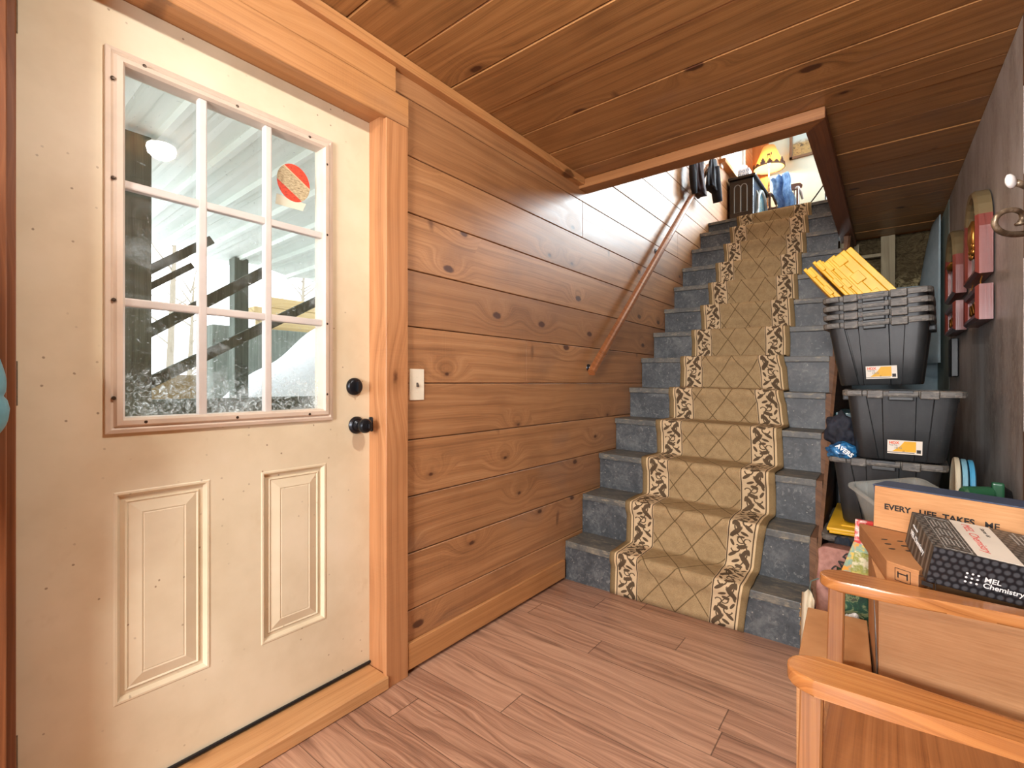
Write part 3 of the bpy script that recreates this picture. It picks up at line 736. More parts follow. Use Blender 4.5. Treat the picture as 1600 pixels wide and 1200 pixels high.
for i in range(10): up += [(NY[i] + .004, zat(i, SXR) - .004), (NY[i+1] + .012, zat(i, SXR) - .004)]
up += [(NY[10] + .014, 2.34), (5.12, 2.34), (5.12, 0)]
m.prism(up, .030, Matrix(((0, 0, 1, SXR), (1, 0, 0, 0), (0, 1, 0, 0), (0, 0, 0, 1)))); m.build('stringer', STRW, stair)
m = MB(); m.prism([(2.372, 0), (2.362, .19), (3.31, 1.10), (4.70, 2.34), (5.12, 2.34), (5.12, 2.24), (3.4, .80), (2.72, 0)], .016, Matrix(((0, 0, 1, SXR + .0302), (1, 0, 0, 0), (0, 1, 0, 0), (0, 0, 0, 1)))); m.build('stringer', STRW, stair)
# frayed chips of bare wood on the lowest nosing corner
m = MB()
for k in range(26):
    z = .20 - k*.0065 - rnd.random()*.004; m.box(SXR - .006 - rnd.random()*.008, SXR + .009, NY[0] - .004 + rnd.random()*.004, NY[0] + .014, z, z + .005)
m.build('splintered_edge', mat('bare_splinters', (176, 138, 92), rough=.9), stair)

# ---------------------------------------------------------------- carpet runner
XL = [.300, .302, .298, .300, .302, .302, .304, .304, .304, .300, .296, .290, .286, .280]
XR = [.975, 1.000, 1.028, 1.030, 1.030, 1.000, .965, .962, .958, .955, .950, .945, .935, .925]
def runner():
    path = []          # (y, z offset handled with tilt flag, li)
    e = .007
    path.append((NY[0] + .018 - e, .002, 0))
    for i in range(13):
        y = NY[i]; z = NZ[i]
        path += [(y + .018 - e, z - .075, i+.5), (y + .006 - e, z - .052, i+.7), (y - e, z - .034, i+.8), (y - e*1.1, z - .010, i+.95), (y - e*.6, z + e*.5, i+1), (y + .012, z + e, i+1)]
        if i < 12: path += [(y + (NY[i+1]-y)*.5, z + e, i+1), (NY[i+1] - .006, z + e, i+1), (NY[i+1] + .008, z + e + .008, i+1.05), (NY[i+1] + .018 - e, z + .03, i+1.15)]
        else: path += [(5.34, z + e, 13), (6.9, z + e, 13)]
    # subdivide long spans
    pp = []
    for a, b in zip(path, path[1:]):
        n = max(1, int(math.hypot(b[0]-a[0], b[1]-a[1])/.03))
        for k in range(n): t = k/n; pp.append(tuple(a[j] + (b[j]-a[j])*t for j in range(3)))
    pp.append(path[-1])
    m = MB(); uvl = m.bm.loops.layers.uv.new('UVMap'); NU = 41; V = []; L = []; s = 0
    for j, (y, z, li) in enumerate(pp):
        if j: s += math.hypot(y - pp[j-1][0], z - pp[j-1][1])
        L.append(s); k = min(int(li), 12); f = min(li, 13) - k
        xl = XL[k] + (XL[k+1] - XL[k])*f; xr = XR[k] + (XR[k+1] - XR[k])*f
        row = []
        for i in range(NU):
            u = i/(NU-1); x = xl + (xr-xl)*u; tz = TILT*(x/SXR) if li < 12.3 else 0
            if z < .01: tz = 0
            wob = .0015*math.sin(y*40 + x*9) + .0012*math.sin(x*31)
            row.append(m.bm.verts.new((x + .004*math.sin(y*23 + z*11)*(1 if i in (0, NU-1) else .6), y - abs(wob), z + abs(wob)*.5 + tz*min(1, z/.2))))
        V.append(row)
    for j in range(len(pp)-1):
        for i in range(NU-1):
            fce = m.bm.faces.new((V[j][i], V[j][i+1], V[j+1][i+1], V[j+1][i])); fce.smooth = True
            for lp, (a, b) in zip(fce.loops, ((i, j), (i+1, j), (i+1, j+1), (i, j+1))): lp[uvl].uv = (a/(NU-1)*.70, L[b])
    o = m.build('carpet_runner', RUNM, smooth=True, solid=.007, origin=(.64, 2.37, 0))
    tag(o, 'tan stair carpet with a diamond lattice and dark vine borders', 'carpet runner')
runner()

# handrail
a, b = Vector((.075, 2.575, 1.215)), Vector((.075, 4.98, 3.335))
hr = tag(empty('handrail', a), 'sloping brown wooden handrail fixed to the plank wall over the stairs', 'handrail')
m = MB(); dirv = (b-a).normalized(); nrm = Vector((1, 0, 0)).cross(dirv)
pr = [(-.019, -.020), (.019, -.020), (.022, -.010), (.022, .012), (.014, .022), (-.014, .022), (-.022, .012), (-.022, -.010)]
A = [m.bm.verts.new(a + Vector((1, 0, 0))*p + nrm*q) for p, q in pr]; B = [m.bm.verts.new(b + Vector((1, 0, 0))*p + nrm*q) for p, q in pr]
m.bm.faces.new(A); m.bm.faces.new(B[::-1])
for k in range(8): m.bm.faces.new((A[k], B[k], B[(k+1) % 8], A[(k+1) % 8]))
m.build('rail', RAILW, hr)
for t in (.04, .5, .93):
    p = a.lerp(b, t); m = MB(); m.tube([p - nrm*.018, p - nrm*.035 + Vector((-.02, 0, 0)), (.004, p.y, p.z - .05)], .006, 8); m.lathe([(0, .006), (.022, .005), (.024, 0)], Matrix.Translation((.0, p.y, p.z - .05)) @ Matrix.Rotation(PI/2, 4, 'Y'), 18); m.build('bracket', BLACKM, hr)

# ---------------------------------------------------------------- clothes
def f_cl(c1, c2, sc=18):
    def f():
        n = noise(vec(*xyz()), sc, 4, .6); return ramp(n, [(.3, c1), (.7, c2)]), None, n
    return f
NAVY = mat('black_cloth', f_cl((14, 16, 24), (34, 38, 52)), rough=.8, bump=.5); MAROON = mat('dark_maroon_cloth', f_cl((34, 24, 30), (66, 48, 54)), rough=.8, bump=.5)
TEAL = mat('teal_puffer', f_cl((50, 104, 120), (92, 146, 158), 8), rough=.5, bump=.3); DENIM = mat('blue_denim', f_cl((66, 104, 156), (132, 168, 206)), rough=.9, bump=.5)
def drape(name, c, w, d, h, mm, folds=5, seed=0, taper=.8, lab=None, parent=None, yaw=0.0, sleeve=None):
    """hanging garment: closed folded column, c = top centre; w along y, d along x"""
    rr = random.Random(seed); ph = [rr.random()*6 for _ in range(6)]
    m = MB(); NUu, NV = 44, 22
    def fn(u, v):
        a = 2*PI*u; ww = w/2*(taper + (1-taper)*v); 
        if v < .12: ww *= .45 + .55*(v/.12)**.5
        fd = 1 + .16*math.sin(folds*a + ph[0] + v*2.2)*min(1, v*3) + .07*math.sin(folds*2.3*a + ph[1] - v*5)
        x = d/2*math.cos(a)*fd*(.55 + .45*v); y = ww*math.sin(a)*fd + .02*math.sin(v*5 + ph[2])
        z = -h*v + .012*math.sin(3*a + ph[3])*v
        q = Vector((x, y, 0)); q.rotate(Matrix.Rotation(yaw, 3, 'Z')); return Vector(c) + Vector((q.x, q.y, z))
    V = m.grid(fn, NUu, NV, close_u=True)
    m.bm.faces.new(V[0][::-1]); m.bm.faces.new(V[-1])
    return m.build(name, mm, parent, smooth=True)
co = tag(empty('jacket', (.115, 4.80, 2.95)), 'dark maroon garment hung over the upper end of the handrail', 'jacket')
drape('body', (.125, 4.52, 3.26), .20, .10, .36, MAROON, 4, 3, parent=co)
m = MB(); m.tube([(.09, 4.42, 3.20), (.10, 4.405, 3.05), (.11, 4.40, 2.93), (.115, 4.41, 2.87)], [.03, .034, .03, .022], 12); m.build('sleeve', NAVY, co, smooth=True)
co = tag(empty('jacket', (.13, 5.05, 2.95)), 'black jacket draped over the handrail with one sleeve hanging free', 'jacket')
drape('body', (.145, 4.86, 3.33), .24, .10, .30, NAVY, 5, 9, parent=co)
m = MB(); m.tube([(.16, 4.86, 3.25), (.165, 4.88, 3.12), (.17, 4.905, 3.02), (.175, 4.925, 2.93)], [.05, .052, .050, .046], 14, flat=.7); m.build('sleeve', NAVY, co, smooth=True)
# teal puffer jacket at the far left
co = tag(empty('jacket', (.08, -.05, 1.0)), 'teal quilted jacket edge hanging beside the door hinges', 'jacket')
ks = [(.10, -.15, 1.53, .075), (.105, -.075, 1.38, .072), (.105, .015, 1.25, .062), (.10, .050, 1.18, .066), (.098, .059, 1.10, .067), (.095, .048, 1.04, .063), (.09, -.02, .96, .055), (.09, -.06, .92, .045)]
pts_, rr_ = [], []
for q in range(len(ks)-1):
    for e in range(9):
        t = e/9; A0, B0 = ks[q], ks[q+1]; t2 = t*t*(3 - 2*t) if 0 else t
        pts_.append([A0[d] + (B0[d]-A0[d])*t2 for d in range(3)]); rr_.append((A0[3] + (B0[3]-A0[3])*t)*(.90 + .12*abs(math.sin((q*9+e)*PI/8.5))**.6))
m = MB(); m.tube(pts_, rr_, 24); m.build('sleeve', TEAL, co, smooth=True)
drape('body', (.10, -.26, 1.62), .34, .16, .75, TEAL, 6, 5, parent=co)
m = MB(); m.tube([(.0, -.24, 1.66), (.06, -.24, 1.65), (.10, -.24, 1.63), (.115, -.24, 1.66)], .006, 8); m.lathe([(0, .006), (.02, .004), (.02, 0)], Matrix.Translation((0, -.24, 1.66)) @ Matrix.Rotation(PI/2, 4, 'Y'), 14)
tag(m.build('coat_hook', BLACKM, origin=(0, -.24, 1.66)), 'small black hook holding the teal jacket', 'hook')
# ceiling dome lamps of the lower room; the rear one is added fill
for x, y, en, lb in ((1.226, .81, 34, 'lit dome ceiling lamp mirrored in the upper left door pane'), (1.10, -1.35, 40, 'added dome fill lamp at the rear of the lower room')):
    t = tag(empty('ceiling_lamp', (x, y, 2.40)), lb, 'ceiling lamp')
    m = MB(); m.lathe([(0, 0), (.072, 0), (.074, -.010), (.068, -.018), (0, -.018)], Matrix.Translation((x, y, 2.399)), 36); m.build('base', HINGEM, t, angle=35)
    m = MB(); m.lathe([(.060, -.018), (.064, -.035), (.058, -.058), (.040, -.076), (.018, -.084), (0, -.085)], Matrix.Translation((x, y, 2.399)), 32); m.build('globe', DOMEM, t, smooth=True)
# ---------------------------------------------------------------- storage totes
def f_tote():
    x, y, z = xyz(); n = noise(vec(x*30, y*30, z*12), 1, 4, .6); n2 = noise(vec(x*90, y*20, z*160), 1, 3, .7)
    c = ramp(n, [(.3, (24, 26, 28)), (.7, (37, 39, 40))]); return mixc(smooth(n2, .62, .72)*.25, c, (86, 86, 84)), None, n
TOTE = mat('black_plastic', f_tote, rough=.45, bump=.06)
def f_rim():
    x, y, z = xyz(); n = noise(vec(x*24, y*60, z*60), 1, 5, .75, 1.0); n2 = noise(vec(x*6, y*6, 0), 1, 3)
    c = ramp(n*.7 + n2*.3, [(.38, (50, 50, 50)), (.52, (92, 88, 82)), (.68, (140, 134, 124))]); return c, None, n
RIMM = mat('scuffed_black_plastic', f_rim, rough=.5, bump=.2)
YEL = mat('yellow_plastic', lambda: ramp(noise(vec(*xyz()), 9, 4), [(.3, (214, 160, 20)), (.7, (238, 190, 48))]), rough=.4)
LABW = mat('white_label', (222, 214, 200), rough=.5); LABY = mat('yellow_label_print', (226, 170, 36), rough=.5); ORED = mat('orange_red_print', (222, 92, 48), rough=.5)
INK = mat('black_print', (34, 30, 28), rough=.6); WINK = mat('white_print', (232, 232, 230), rough=.5); GREYP = mat('grey_print', (140, 134, 122), rough=.6)

def tote(label_text=True):
    """local frame: x across the front (-.20...20), y away from the viewer, z up from the base; rim height .29"""
    r = empty('storage_tote')
    H = .285; WB, WT = .150, .186; LB, LT = .50, .57
    def ring(t, inset=0.0):
        w = WB + (WT-WB)*t - inset; l0 = -(LT-LB)/2*(t) + .035 + inset; l1 = l0 + LB + (LT-LB)*t - 2*inset; rc = .035
        P = []
        lerp = lambda a, b: a + (b-a)*t
        fx = [lerp(-.80, -.80), lerp(-.50, -.66), lerp(-.48, -.64), lerp(-.37, -.36), lerp(-.35, -.34), lerp(.30, .25), lerp(.32, .27), lerp(.56, .56), lerp(.58, .58), .80]
        fd = [0, 0, .007, .007, 0, 0, .007, .007, 0, 0]
        for a, b in zip(fx, fd): P.append((a*w, l0 + b))
        for k in range(1, 5): a = -PI/2 + k*PI/8; P.append((w - rc*.9 + rc*.9*math.cos(a), l0 + rc + rc*math.sin(a)))
        for q in (.15, .35, .37, .63, .65, .85): P.append((w - (.006 if .36 < q < .64 else 0), l0 + (l1-l0)*q))
        for k in range(0, 5): a = k*PI/8; P.append((w - rc*.9 + rc*.9*math.cos(a), l1 - rc + rc*math.sin(a)))
        for k in range(0, 5): a = PI/2 + k*PI/8; P.append((-w + rc*.9 + rc*.9*math.cos(a), l1 - rc + rc*math.sin(a)))
        for q in (.85, .65, .63, .37, .35, .15): P.append((-w + (.006 if .36 < q < .64 else 0), l0 + (l1-l0)*q))
        for k in range(0, 4): a = PI + k*PI/8; P.append((-w + rc*.9 + rc*.9*math.cos(a), l0 + rc + rc*math.sin(a)))
        return P
    m = MB(); loops = []
    for t, z, ins in ((0, .004, .004), (0.02, .012, 0), (.5, H*.5, 0), (1, H, 0), (1, H, .004), (.5, H*.5, .004), (.03, .012, .005)):
        loops.append([m.bm.verts.new((p[0], p[1], z)) for p in ring(t, ins)])
    for a, b in zip(loops, loops[1:]):
        n = len(a)
        for k in range(n): m.bm.faces.new((a[k], a[(k+1) % n], b[(k+1) % n], b[k]))
    m.bm.faces.new(loops[0][::-1]); m.bm.faces.new(loops[-1])
    m.build('body', TOTE, r, angle=40)
    # rim band
    m = MB(); loops = []
    for out, z in ((.002, H - .004), (.018, H - .004), (.020, H + .004), (.020, H + .018), (.016, H + .022), (-.002, H + .022), (-.004, H - .004)):
        R = ring(1)
        cx, cy = 0, .28
        loops.append([m.bm.verts.new((p[0] + out*(1 if p[0] > 0 else -1)*min(1, abs(p[0])/.17), p[1] + out*(-1 if p[1] < .2 else 1)*(1 if (p[1] < .05 or p[1] > .5) else 0), z)) for p in R])
    for a, b in zip(loops, loops[1:]):
        n = len(a)
        for k in range(n): m.bm.faces.new((a[k], a[(k+1) % n], b[(k+1) % n], b[k]))
    m.build('rim', RIMM, r)
    y0 = -.005
    for x0, x1 in ((-.118, -.062), (.058, .118)):
        m = MB(); m.box(x0, x1, y0 - .022, y0 + .012, H - .012, H + .023, .003); m.build('latch', RIMM, r)
    m = MB(); m.box(-.045, .038, y0 - .024, y0 + .012, H - .020, H - .004, .004, 2); m.box(-.045, .038, y0 - .016, y0 + .012, H + .010, H + .022, .002); m.build('handle', TOTE, r)
    m = MB(); m.box(.17, .208, .20, .36, H - .03, H - .003, .006, 2); m.build('handle', TOTE, r); m = MB(); m.box(-.208, -.17, .20, .36, H - .03, H - .003, .006, 2); m.build('handle', TOTE, r)
    return r
def tote_label(t):
    H = .285; sl = .036/.285  # front leans outward upwards
    # label plane just in front of the centre panel
    def py(z): return .035 - (.57-.50)/2*(z/H) - .0016
    z0, z1 = .030, .082; x0, x1 = -.040, .062
    xd = Vector((1, 0, 0)); yd = Vector((0, py(z1) - py(z0), z1 - z0)).normalized()
    M = frame_m((x0, py(z0), z0), xd, yd) @ Matrix.Translation((-.004, .004, 0)) @ Matrix.Scale(1.13, 4); wM = wm(t)
    hgt = .0525
    def rect(a, b, c, d, h): m = MB(); m.box(a, b, c, d, -.0002, h, 0, 1, wM @ M); return m
    lab = rect(0, .102, 0, hgt, .0006).build('label', LABW, t)
    m = MB(); m.prism([(.014, .008), (.040, .009), (.084, .009), (.084, .049), (.050, .049), (.038, .030)], .0003, wM @ M @ Matrix.Translation((0, 0, .0006))); m.build('yellow_print', LABY, lab)
    m = rect(0, .08, .0045, .0065, .001); m.box(.086, .098, .006, .019, 0, .001, 0, 1, wM @ M); m.build('black_bar', INK, lab)
    T = lambda x, y: wM @ M @ Matrix.Translation((x, y, .0011))
    text('lettering', 'HDX', .0135, T(.005, .038), ORED, lab, .0002, .0006)
    text('lettering', 'Tough Tote', .0052, T(.005, .0315), INK, lab, .0002, .0001)
    text('lettering', '10 G', .0115, T(.020, .0195), GREYP, lab, .0002, .0002); text('lettering', '17', .0062, T(.045, .0085), INK, lab, .0002, .0002)
t0 = tote(); 
spots = [((1.455, 2.775, 1.138), 2.2, -1.5), ((1.454, 2.775, 1.180), 2.2, -1.5), ((1.453, 2.775, 1.222), 2.3, -1.5), ((1.452, 2.775, 1.264), 2.3, -1.5)]
labs = ['black storage tote with an orange and yellow label, lowest of the four nested totes', 'second lowest rim among the four nested black totes', 'third rim up among the four nested black totes, just under the top one', 'topmost of the four nested black totes, yellow lids standing in it']
def put(t, loc, rz, rx, lab, grp):
    t.location = loc; t.rotation_euler = (0, math.radians(-rx), math.radians(rz)); tag(t, lab, 'storage tote', grp)
NEST = 'nested black storage totes'; SINGLE = 'black storage totes stacked under the ceiling boards'
for i, ((loc, a, rl)) in enumerate(spots):
    t = t0 if i == 0 else copy_tree(t0)
    put(t, loc, -4, a*.7, labs[i], NEST)
t2 = copy_tree(t0); put(t2, (1.535, 2.545, .822), 2.5, -.6, 'single black tote with a yellow label directly beneath the nested stack', SINGLE)
t2.scale = (.98, 1, .97)
t3 = copy_tree(t0); put(t3, (1.478, 2.61, .512), -2, -.8, 'black tote without a label under the labelled single tote, resting on a yellow lid', SINGLE)
t4 = copy_tree(t0); put(t4, (1.46, 2.58, .163), 0, 0, 'bottom black tote closed by the yellow lid near the floor', SINGLE)
tote_label(t0); tote_label(t2)
def lid(name_par=None):
    """lid slab: x length, y width, z thickness, local origin at one short end centre"""
    m = MB(); m.box(0, .46, -.19, .19, 0, .012, .004, 2); m.box(.0, .46, -.20, .20, .010, .026, .006, 2); m.box(.05, .41, -.15, .15, .024, .032, .006, 2)
    for x in (.06, .20, .34): m.box(x, x + .05, -.212, -.195, .004, .030, .003)
    for y in (-.08, .0, .08): m.box(.458, .468, y - .03, y + .03, .006, .024, .002)
    return m
t4l = lid().build('yellow_lid', YEL, angle=35); t4l.data.transform(Matrix.Rotation(PI/2, 4, 'Z') @ Matrix.Scale(1.22, 4, (1, 0, 0))); t4l.location = (1.475, 2.572, .476)
tag(t4l, 'worn yellow lid closing the lowest black tote near the floor', 'lid', 'yellow tote lids')
# yellow lids standing on end in the top tote
LL = ['leftmost yellow lid standing in the top tote, leaning against the others', 'second yellow lid from the staircase standing in the top tote', 'third yellow lid from the staircase standing in the top tote', 'broad yellow lid nearest the wall among those standing in the top tote']
for i, (tipx, tipy, w_) in enumerate(((1263, 421, 13), (1277, 410, 12), (1290, 410, 13), (1308, 400, 28))):
    yy = 2.835 + i*.010; tip = wp(tipx, tipy, y=yy) + Vector((0, .15, 0)); ax = Vector((-.60, .10, .80)).normalized()
    thick = w_/745*2.35
    base = tip - ax*.36
    T = Vector((.80, .0, .60)); T = (T - ax*T.dot(ax)).normalized(); Yv = T.cross(ax)
    M = Matrix(((ax.x, Yv.x, T.x, base.x), (ax.y, Yv.y, T.y, base.y), (ax.z, Yv.z, T.z, base.z), (0, 0, 0, 1)))
    m = MB(); Wd = .15; k = thick/.026
    m.box(0, .36, -Wd, Wd, -.45*thick, -.05*thick, .003); m.box(0, .352, -Wd + .008, Wd - .008, -.06*thick, .45*thick, .003)
    for x in (.05, .17, .29): m.box(x, x + .055, -Wd - .006, Wd + .006, -.30*thick, .2*thick, .002)
    if i == 3: m.box(.02, .34, Wd - .02, Wd + .004, .45*thick, .75*thick, .002); m.box(.10, .33, -Wd, -Wd + .03, .44*thick, .62*thick, .002)
    bmesh.ops.transform(m.bm, matrix=M, verts=m.bm.verts)
    tag(m.build('yellow_lid', YEL, angle=35, origin=base), LL[i], 'lid', 'yellow tote lids')

# things between totes and stairs
TEALP = glass_mat('teal_clear_plastic', tint=(.45, .75, .78)); 
def plast(name, c, a):
    m = bpy.data.materials.new(name); m.use_nodes = True; nt = m.node_tree; b = nt.nodes['Principled BSDF']; b.inputs['Base Color'].default_value = (*lin(c), 1); b.inputs['Roughness'].default_value = .25; b.inputs['Alpha'].default_value = a
    X.nt = nt; n = noise(vec(*xyz()), 20, 3); nt.links.new((n*.15 + (a - .07)).s, b.inputs['Alpha']); return m
TPL = plast('teal_translucent_plastic', (40, 96, 104), .75); CPL = plast('clear_frosted_plastic', (186, 190, 184), .34)
tt = tag(empty('storage_tote', (1.36, 3.45, .78)), 'teal translucent tote in the gap between the stairs and the black totes', 'storage tote')
m = MB(); m.hexa([(1.275, 3.30, .60), (1.62, 3.30, .60), (1.62, 3.75, .60), (1.275, 3.75, .60), (1.262, 3.28, .965), (1.64, 3.28, .965), (1.64, 3.78, .965), (1.262, 3.78, .965)], .01, 2); m.build('body', TPL, tt)
m = MB(); m.box(1.258, 1.66, 3.26, 3.79, .955, .985, .005, 2); m.box(1.35, 1.42, 3.245, 3.275, .93, .975, .003); m.build('lid', TPL, tt)
m = MB(); m.box(1.385, 1.425, 3.275, 3.281, .84, .875, .001); m.build('label', LABW, tt)
m = MB(); m.box(1.26, 1.70, 3.28, 3.80, .30, .595, .01); tag(m.build('dark_crate', TOTE, origin=(1.48, 3.5, .30)), 'dark crate under the teal translucent tote', 'crate')
m = MB(); m.box(1.27, 1.72, 3.26, 3.80, .0, .298, .01); tag(m.build('dark_crate', TOTE, origin=(1.5, 3.5, 0)), 'dark crate on the floor beneath another crate and the teal tote', 'crate')
# crumpled blue bag with white letters
def blob(name, c, s, mm, seed=0, amp=.25, freq=2.2, parent=None, flat=-1, sub=4, M=None, crease=True):
    m = MB(); bmesh.ops.create_icosphere(m.bm, subdivisions=sub, radius=1.0)
    for v in m.bm.verts:
        p = v.co.copy(); n = mnoise.noise(p*freq + Vector((seed*3.1, seed, 0))); n2 = abs(mnoise.noise(p*freq*2.3 + Vector((seed, 5, 2))))
        v.co = p*(1 + amp*n - (amp*.8*n2 if crease else 0))
        if v.co.z < flat: v.co.z = flat
        v.co = Vector((v.co.x*s[0], v.co.y*s[1], v.co.z*s[2]))
    if M is not None: bmesh.ops.transform(m.bm, matrix=M, verts=m.bm.verts)
    bmesh.ops.translate(m.bm, vec=Vector(c), verts=m.bm.verts)
    return m.build(name, mm, parent, smooth=True)
BLUEB = mat('blue_glossy_bag', lambda: ramp(noise(vec(*xyz()), 16, 4, .6, 1.5), [(.35, (24, 60, 96)), (.55, (44, 116, 170)), (.72, (150, 190, 206))]), rough=.2)
bb = tag(empty('plastic_bag', (1.33, 2.62, .81)), 'crumpled blue plastic bag with white letters on the edge of a tote', 'bag')
blob('bag_body', (1.330, 2.62, .845), (.062, .05, .040), BLUEB, 2, .3, parent=bb, flat=-.8)
text('lettering', 'AVERS', .026, frame_m((1.308, 2.571, .868), (.80, -.05, -.62), (.62, .1, .8)), WINK, bb, .0006, .0008)
m = MB(); blobm = blob('dark_cloth', (1.325, 2.68, .93), (.065, .05, .085), NAVY, 4, .3); tag(blobm, 'black cloth heaped behind the blue plastic bag', 'cloth'); reorigin(blobm, (1.325, 2.68, .86))
dk = blob('dark_cloth', (1.345, 2.41, .25), (.075, .08, .255), mat('dark_blue_cloth', f_cl((18, 26, 38), (40, 54, 70)), rough=.6, bump=.5), 8, .3); tag(dk, 'dark blue cloth bundle below the yellow lid', 'cloth'); reorigin(dk, (1.345, 2.41, 0))

# ---------------------------------------------------------------- cardboard and bags
def f_card(a, b, c):
    def f():
        x, y, z = xyz(); n = noise(vec(x*4, y*4, z*4), 1, 4); s = noise(vec(x*12, y*12, z*220), 1, 2)
        return ramp(n*.6 + s*.4, [(.3, a), (.5, b), (.7, c)]), None, s
    return mat('cardboard', f, rough=.75, spec=.2, bump=.06)
CARD = f_card((166, 118, 78), (184, 136, 94), (196, 150, 108)); CARD2 = f_card((176, 126, 82), (196, 146, 100), (208, 160, 114)); CARD3 = f_card((150, 102, 64), (168, 118, 76), (180, 130, 88))
NAVYL = mat('navy_carton_print', (62, 76, 100), rough=.5)
# tall box beside the chair
tb = tag(empty('cardboard_box', (1.65, 1.7, 0)), 'tall plain brown cardboard box behind the wooden armchair', 'cardboard box')
TZ = .632; A_, B_, Cc, D_ = (1.477, 1.530), (1.842, 1.512), (1.822, 1.885), (1.446, 1.905)
m = MB(); m.hexa([(*A_, 0), (*B_, 0), (*Cc, 0), (*D_, 0), (*A_, TZ), (*B_, TZ), (*Cc, TZ), (*D_, TZ)], .003, 2); m.build('box_body', CARD, tb)
m = MB(); m.hexa([(A_[0]+.001, A_[1]+.001, TZ+.0005), (B_[0]-.001, B_[1]+.001, TZ+.0005), (1.832, 1.680, TZ+.0005), (1.4625, 1.700, TZ+.0005), (A_[0]+.001, A_[1]+.001, TZ+.0035), (B_[0]-.001, B_[1]+.001, TZ+.0035), (1.832, 1.680, TZ+.0035), (1.4625, 1.700, TZ+.0035)]); m.build('flap', CARD2, tb)
m = MB(); m.hexa([(1.4615, 1.702, TZ+.0005), (1.831, 1.684, TZ+.0005), (Cc[0], Cc[1], TZ+.0005), (D_[0]+.001, D_[1], TZ+.0005), (1.4615, 1.702, TZ+.0035), (1.831, 1.684, TZ+.0035), (Cc[0], Cc[1], TZ+.0035), (D_[0]+.001, D_[1], TZ+.0035)]); m.build('flap', CARD2, tb)
m = MB(); m.hexa([(1.4728, 1.56, TZ-.26), (1.4736, 1.54, TZ-.26), (1.4750, 1.54, TZ-.20), (1.462, 1.74, TZ+.001), (1.4718, 1.56, TZ-.26), (1.4724, 1.54, TZ-.26), (1.4738, 1.54, TZ-.20), (1.4600, 1.74, TZ+.001)]); 
m.build('tape', mat('clear_grey_tape', (128, 124, 122), rough=.7), tb)
# low box
lb = tag(empty('cardboard_box', (1.36, 1.75, 0)), 'low brown cardboard box on the floor behind the front leg of the armchair', 'cardboard box')
m = MB(); m.hexa([(1.300, 1.50, 0), (1.468, 1.51, 0), (1.442, 1.935, 0), (1.278, 1.925, 0), (1.300, 1.50, .378), (1.468, 1.51, .378), (1.442, 1.935, .378), (1.278, 1.925, .378)], .002); m.build('box_body', CARD2, lb)
m = MB(); m.hexa([(1.369, 1.504, .378), (1.371, 1.504, .378), (1.361, 1.94, .378), (1.359, 1.94, .378), (1.369, 1.504, .3793), (1.371, 1.504, .3793), (1.361, 1.94, .3793), (1.359, 1.94, .3793)]); m.build('flap_seam', CARD3, lb)
# hidden support carton
m = MB(); m.box(1.46, 1.695, 1.99, 2.50, 0, .47, .003); tag(m.build('cardboard_box', CARD3, origin=(1.6, 2.2, 0)), 'brown cardboard box on the floor under the clear plastic bin', 'cardboard box')
# flat mailer with a dot print
fb = tag(empty('cardboard_box', (1.5, 1.7, TZ)), 'flat brown mailer box with a cluster of dark oval dots', 'cardboard box')
fp = [(1.493, 1.575), (1.556, 1.535), (1.66, 1.86), (1.420, 1.943)]
zb, zt = TZ + .004, TZ + .058
m = MB(); m.hexa([(*p, zb) for p in fp] + [(*p, zt) for p in fp], .003, 2); m.build('box_body', CARD3, fb)
ax = Vector((1.493-1.42, 1.571-1.943, 0)).normalized(); bx_ = Vector((-ax.y, ax.x, 0))
for k, (u, v) in enumerate(((.17, .035), (.215, .035), (.26, .035), (.17, .072), (.215, .072), (.26, .072), (.20, .108), (.245, .108))):
    q = Vector((1.42, 1.943, zt)) + ax*u + bx_*v; m = MB(); m.prism([(.0085*math.cos(a*PI/8), .0055*math.sin(a*PI/8)) for a in range(16)], .0006, Matrix.Translation(q) @ Matrix.Rotation(.6, 4, 'Z')); m.build('dot_print', INK, fb)
fd_ = Vector((fp[1][0]-fp[0][0], fp[1][1]-fp[0][1], 0)); fM = frame_m((fp[0][0], fp[0][1], zb), fd_, (0, 0, 1)) 
def outline(m, x0, x1, y0, y1, t, M, h=.0006):
    for a in ((x0, x1, y0, y0+t), (x0, x1, y1-t, y1), (x0, x0+t, y0, y1), (x1-t, x1, y0, y1)): m.box(*a, 0, h, 0, 1, M)
m = MB(); outline(m, .020, .056, .012, .044, .0012, fM); m.box(.026, .050, .030, .033, 0, .0006, 0, 1, fM); m.box(.026, .029, .020, .036, 0, .0006, 0, 1, fM); m.box(.047, .050, .020, .036, 0, .0006, 0, 1, fM); outline(m, .074, .110, .012, .044, .0012, fM); m.box(.080, .104, .024, .034, 0, .0006, 0, 1, fM); m.build('handling_marks', INK, fb)
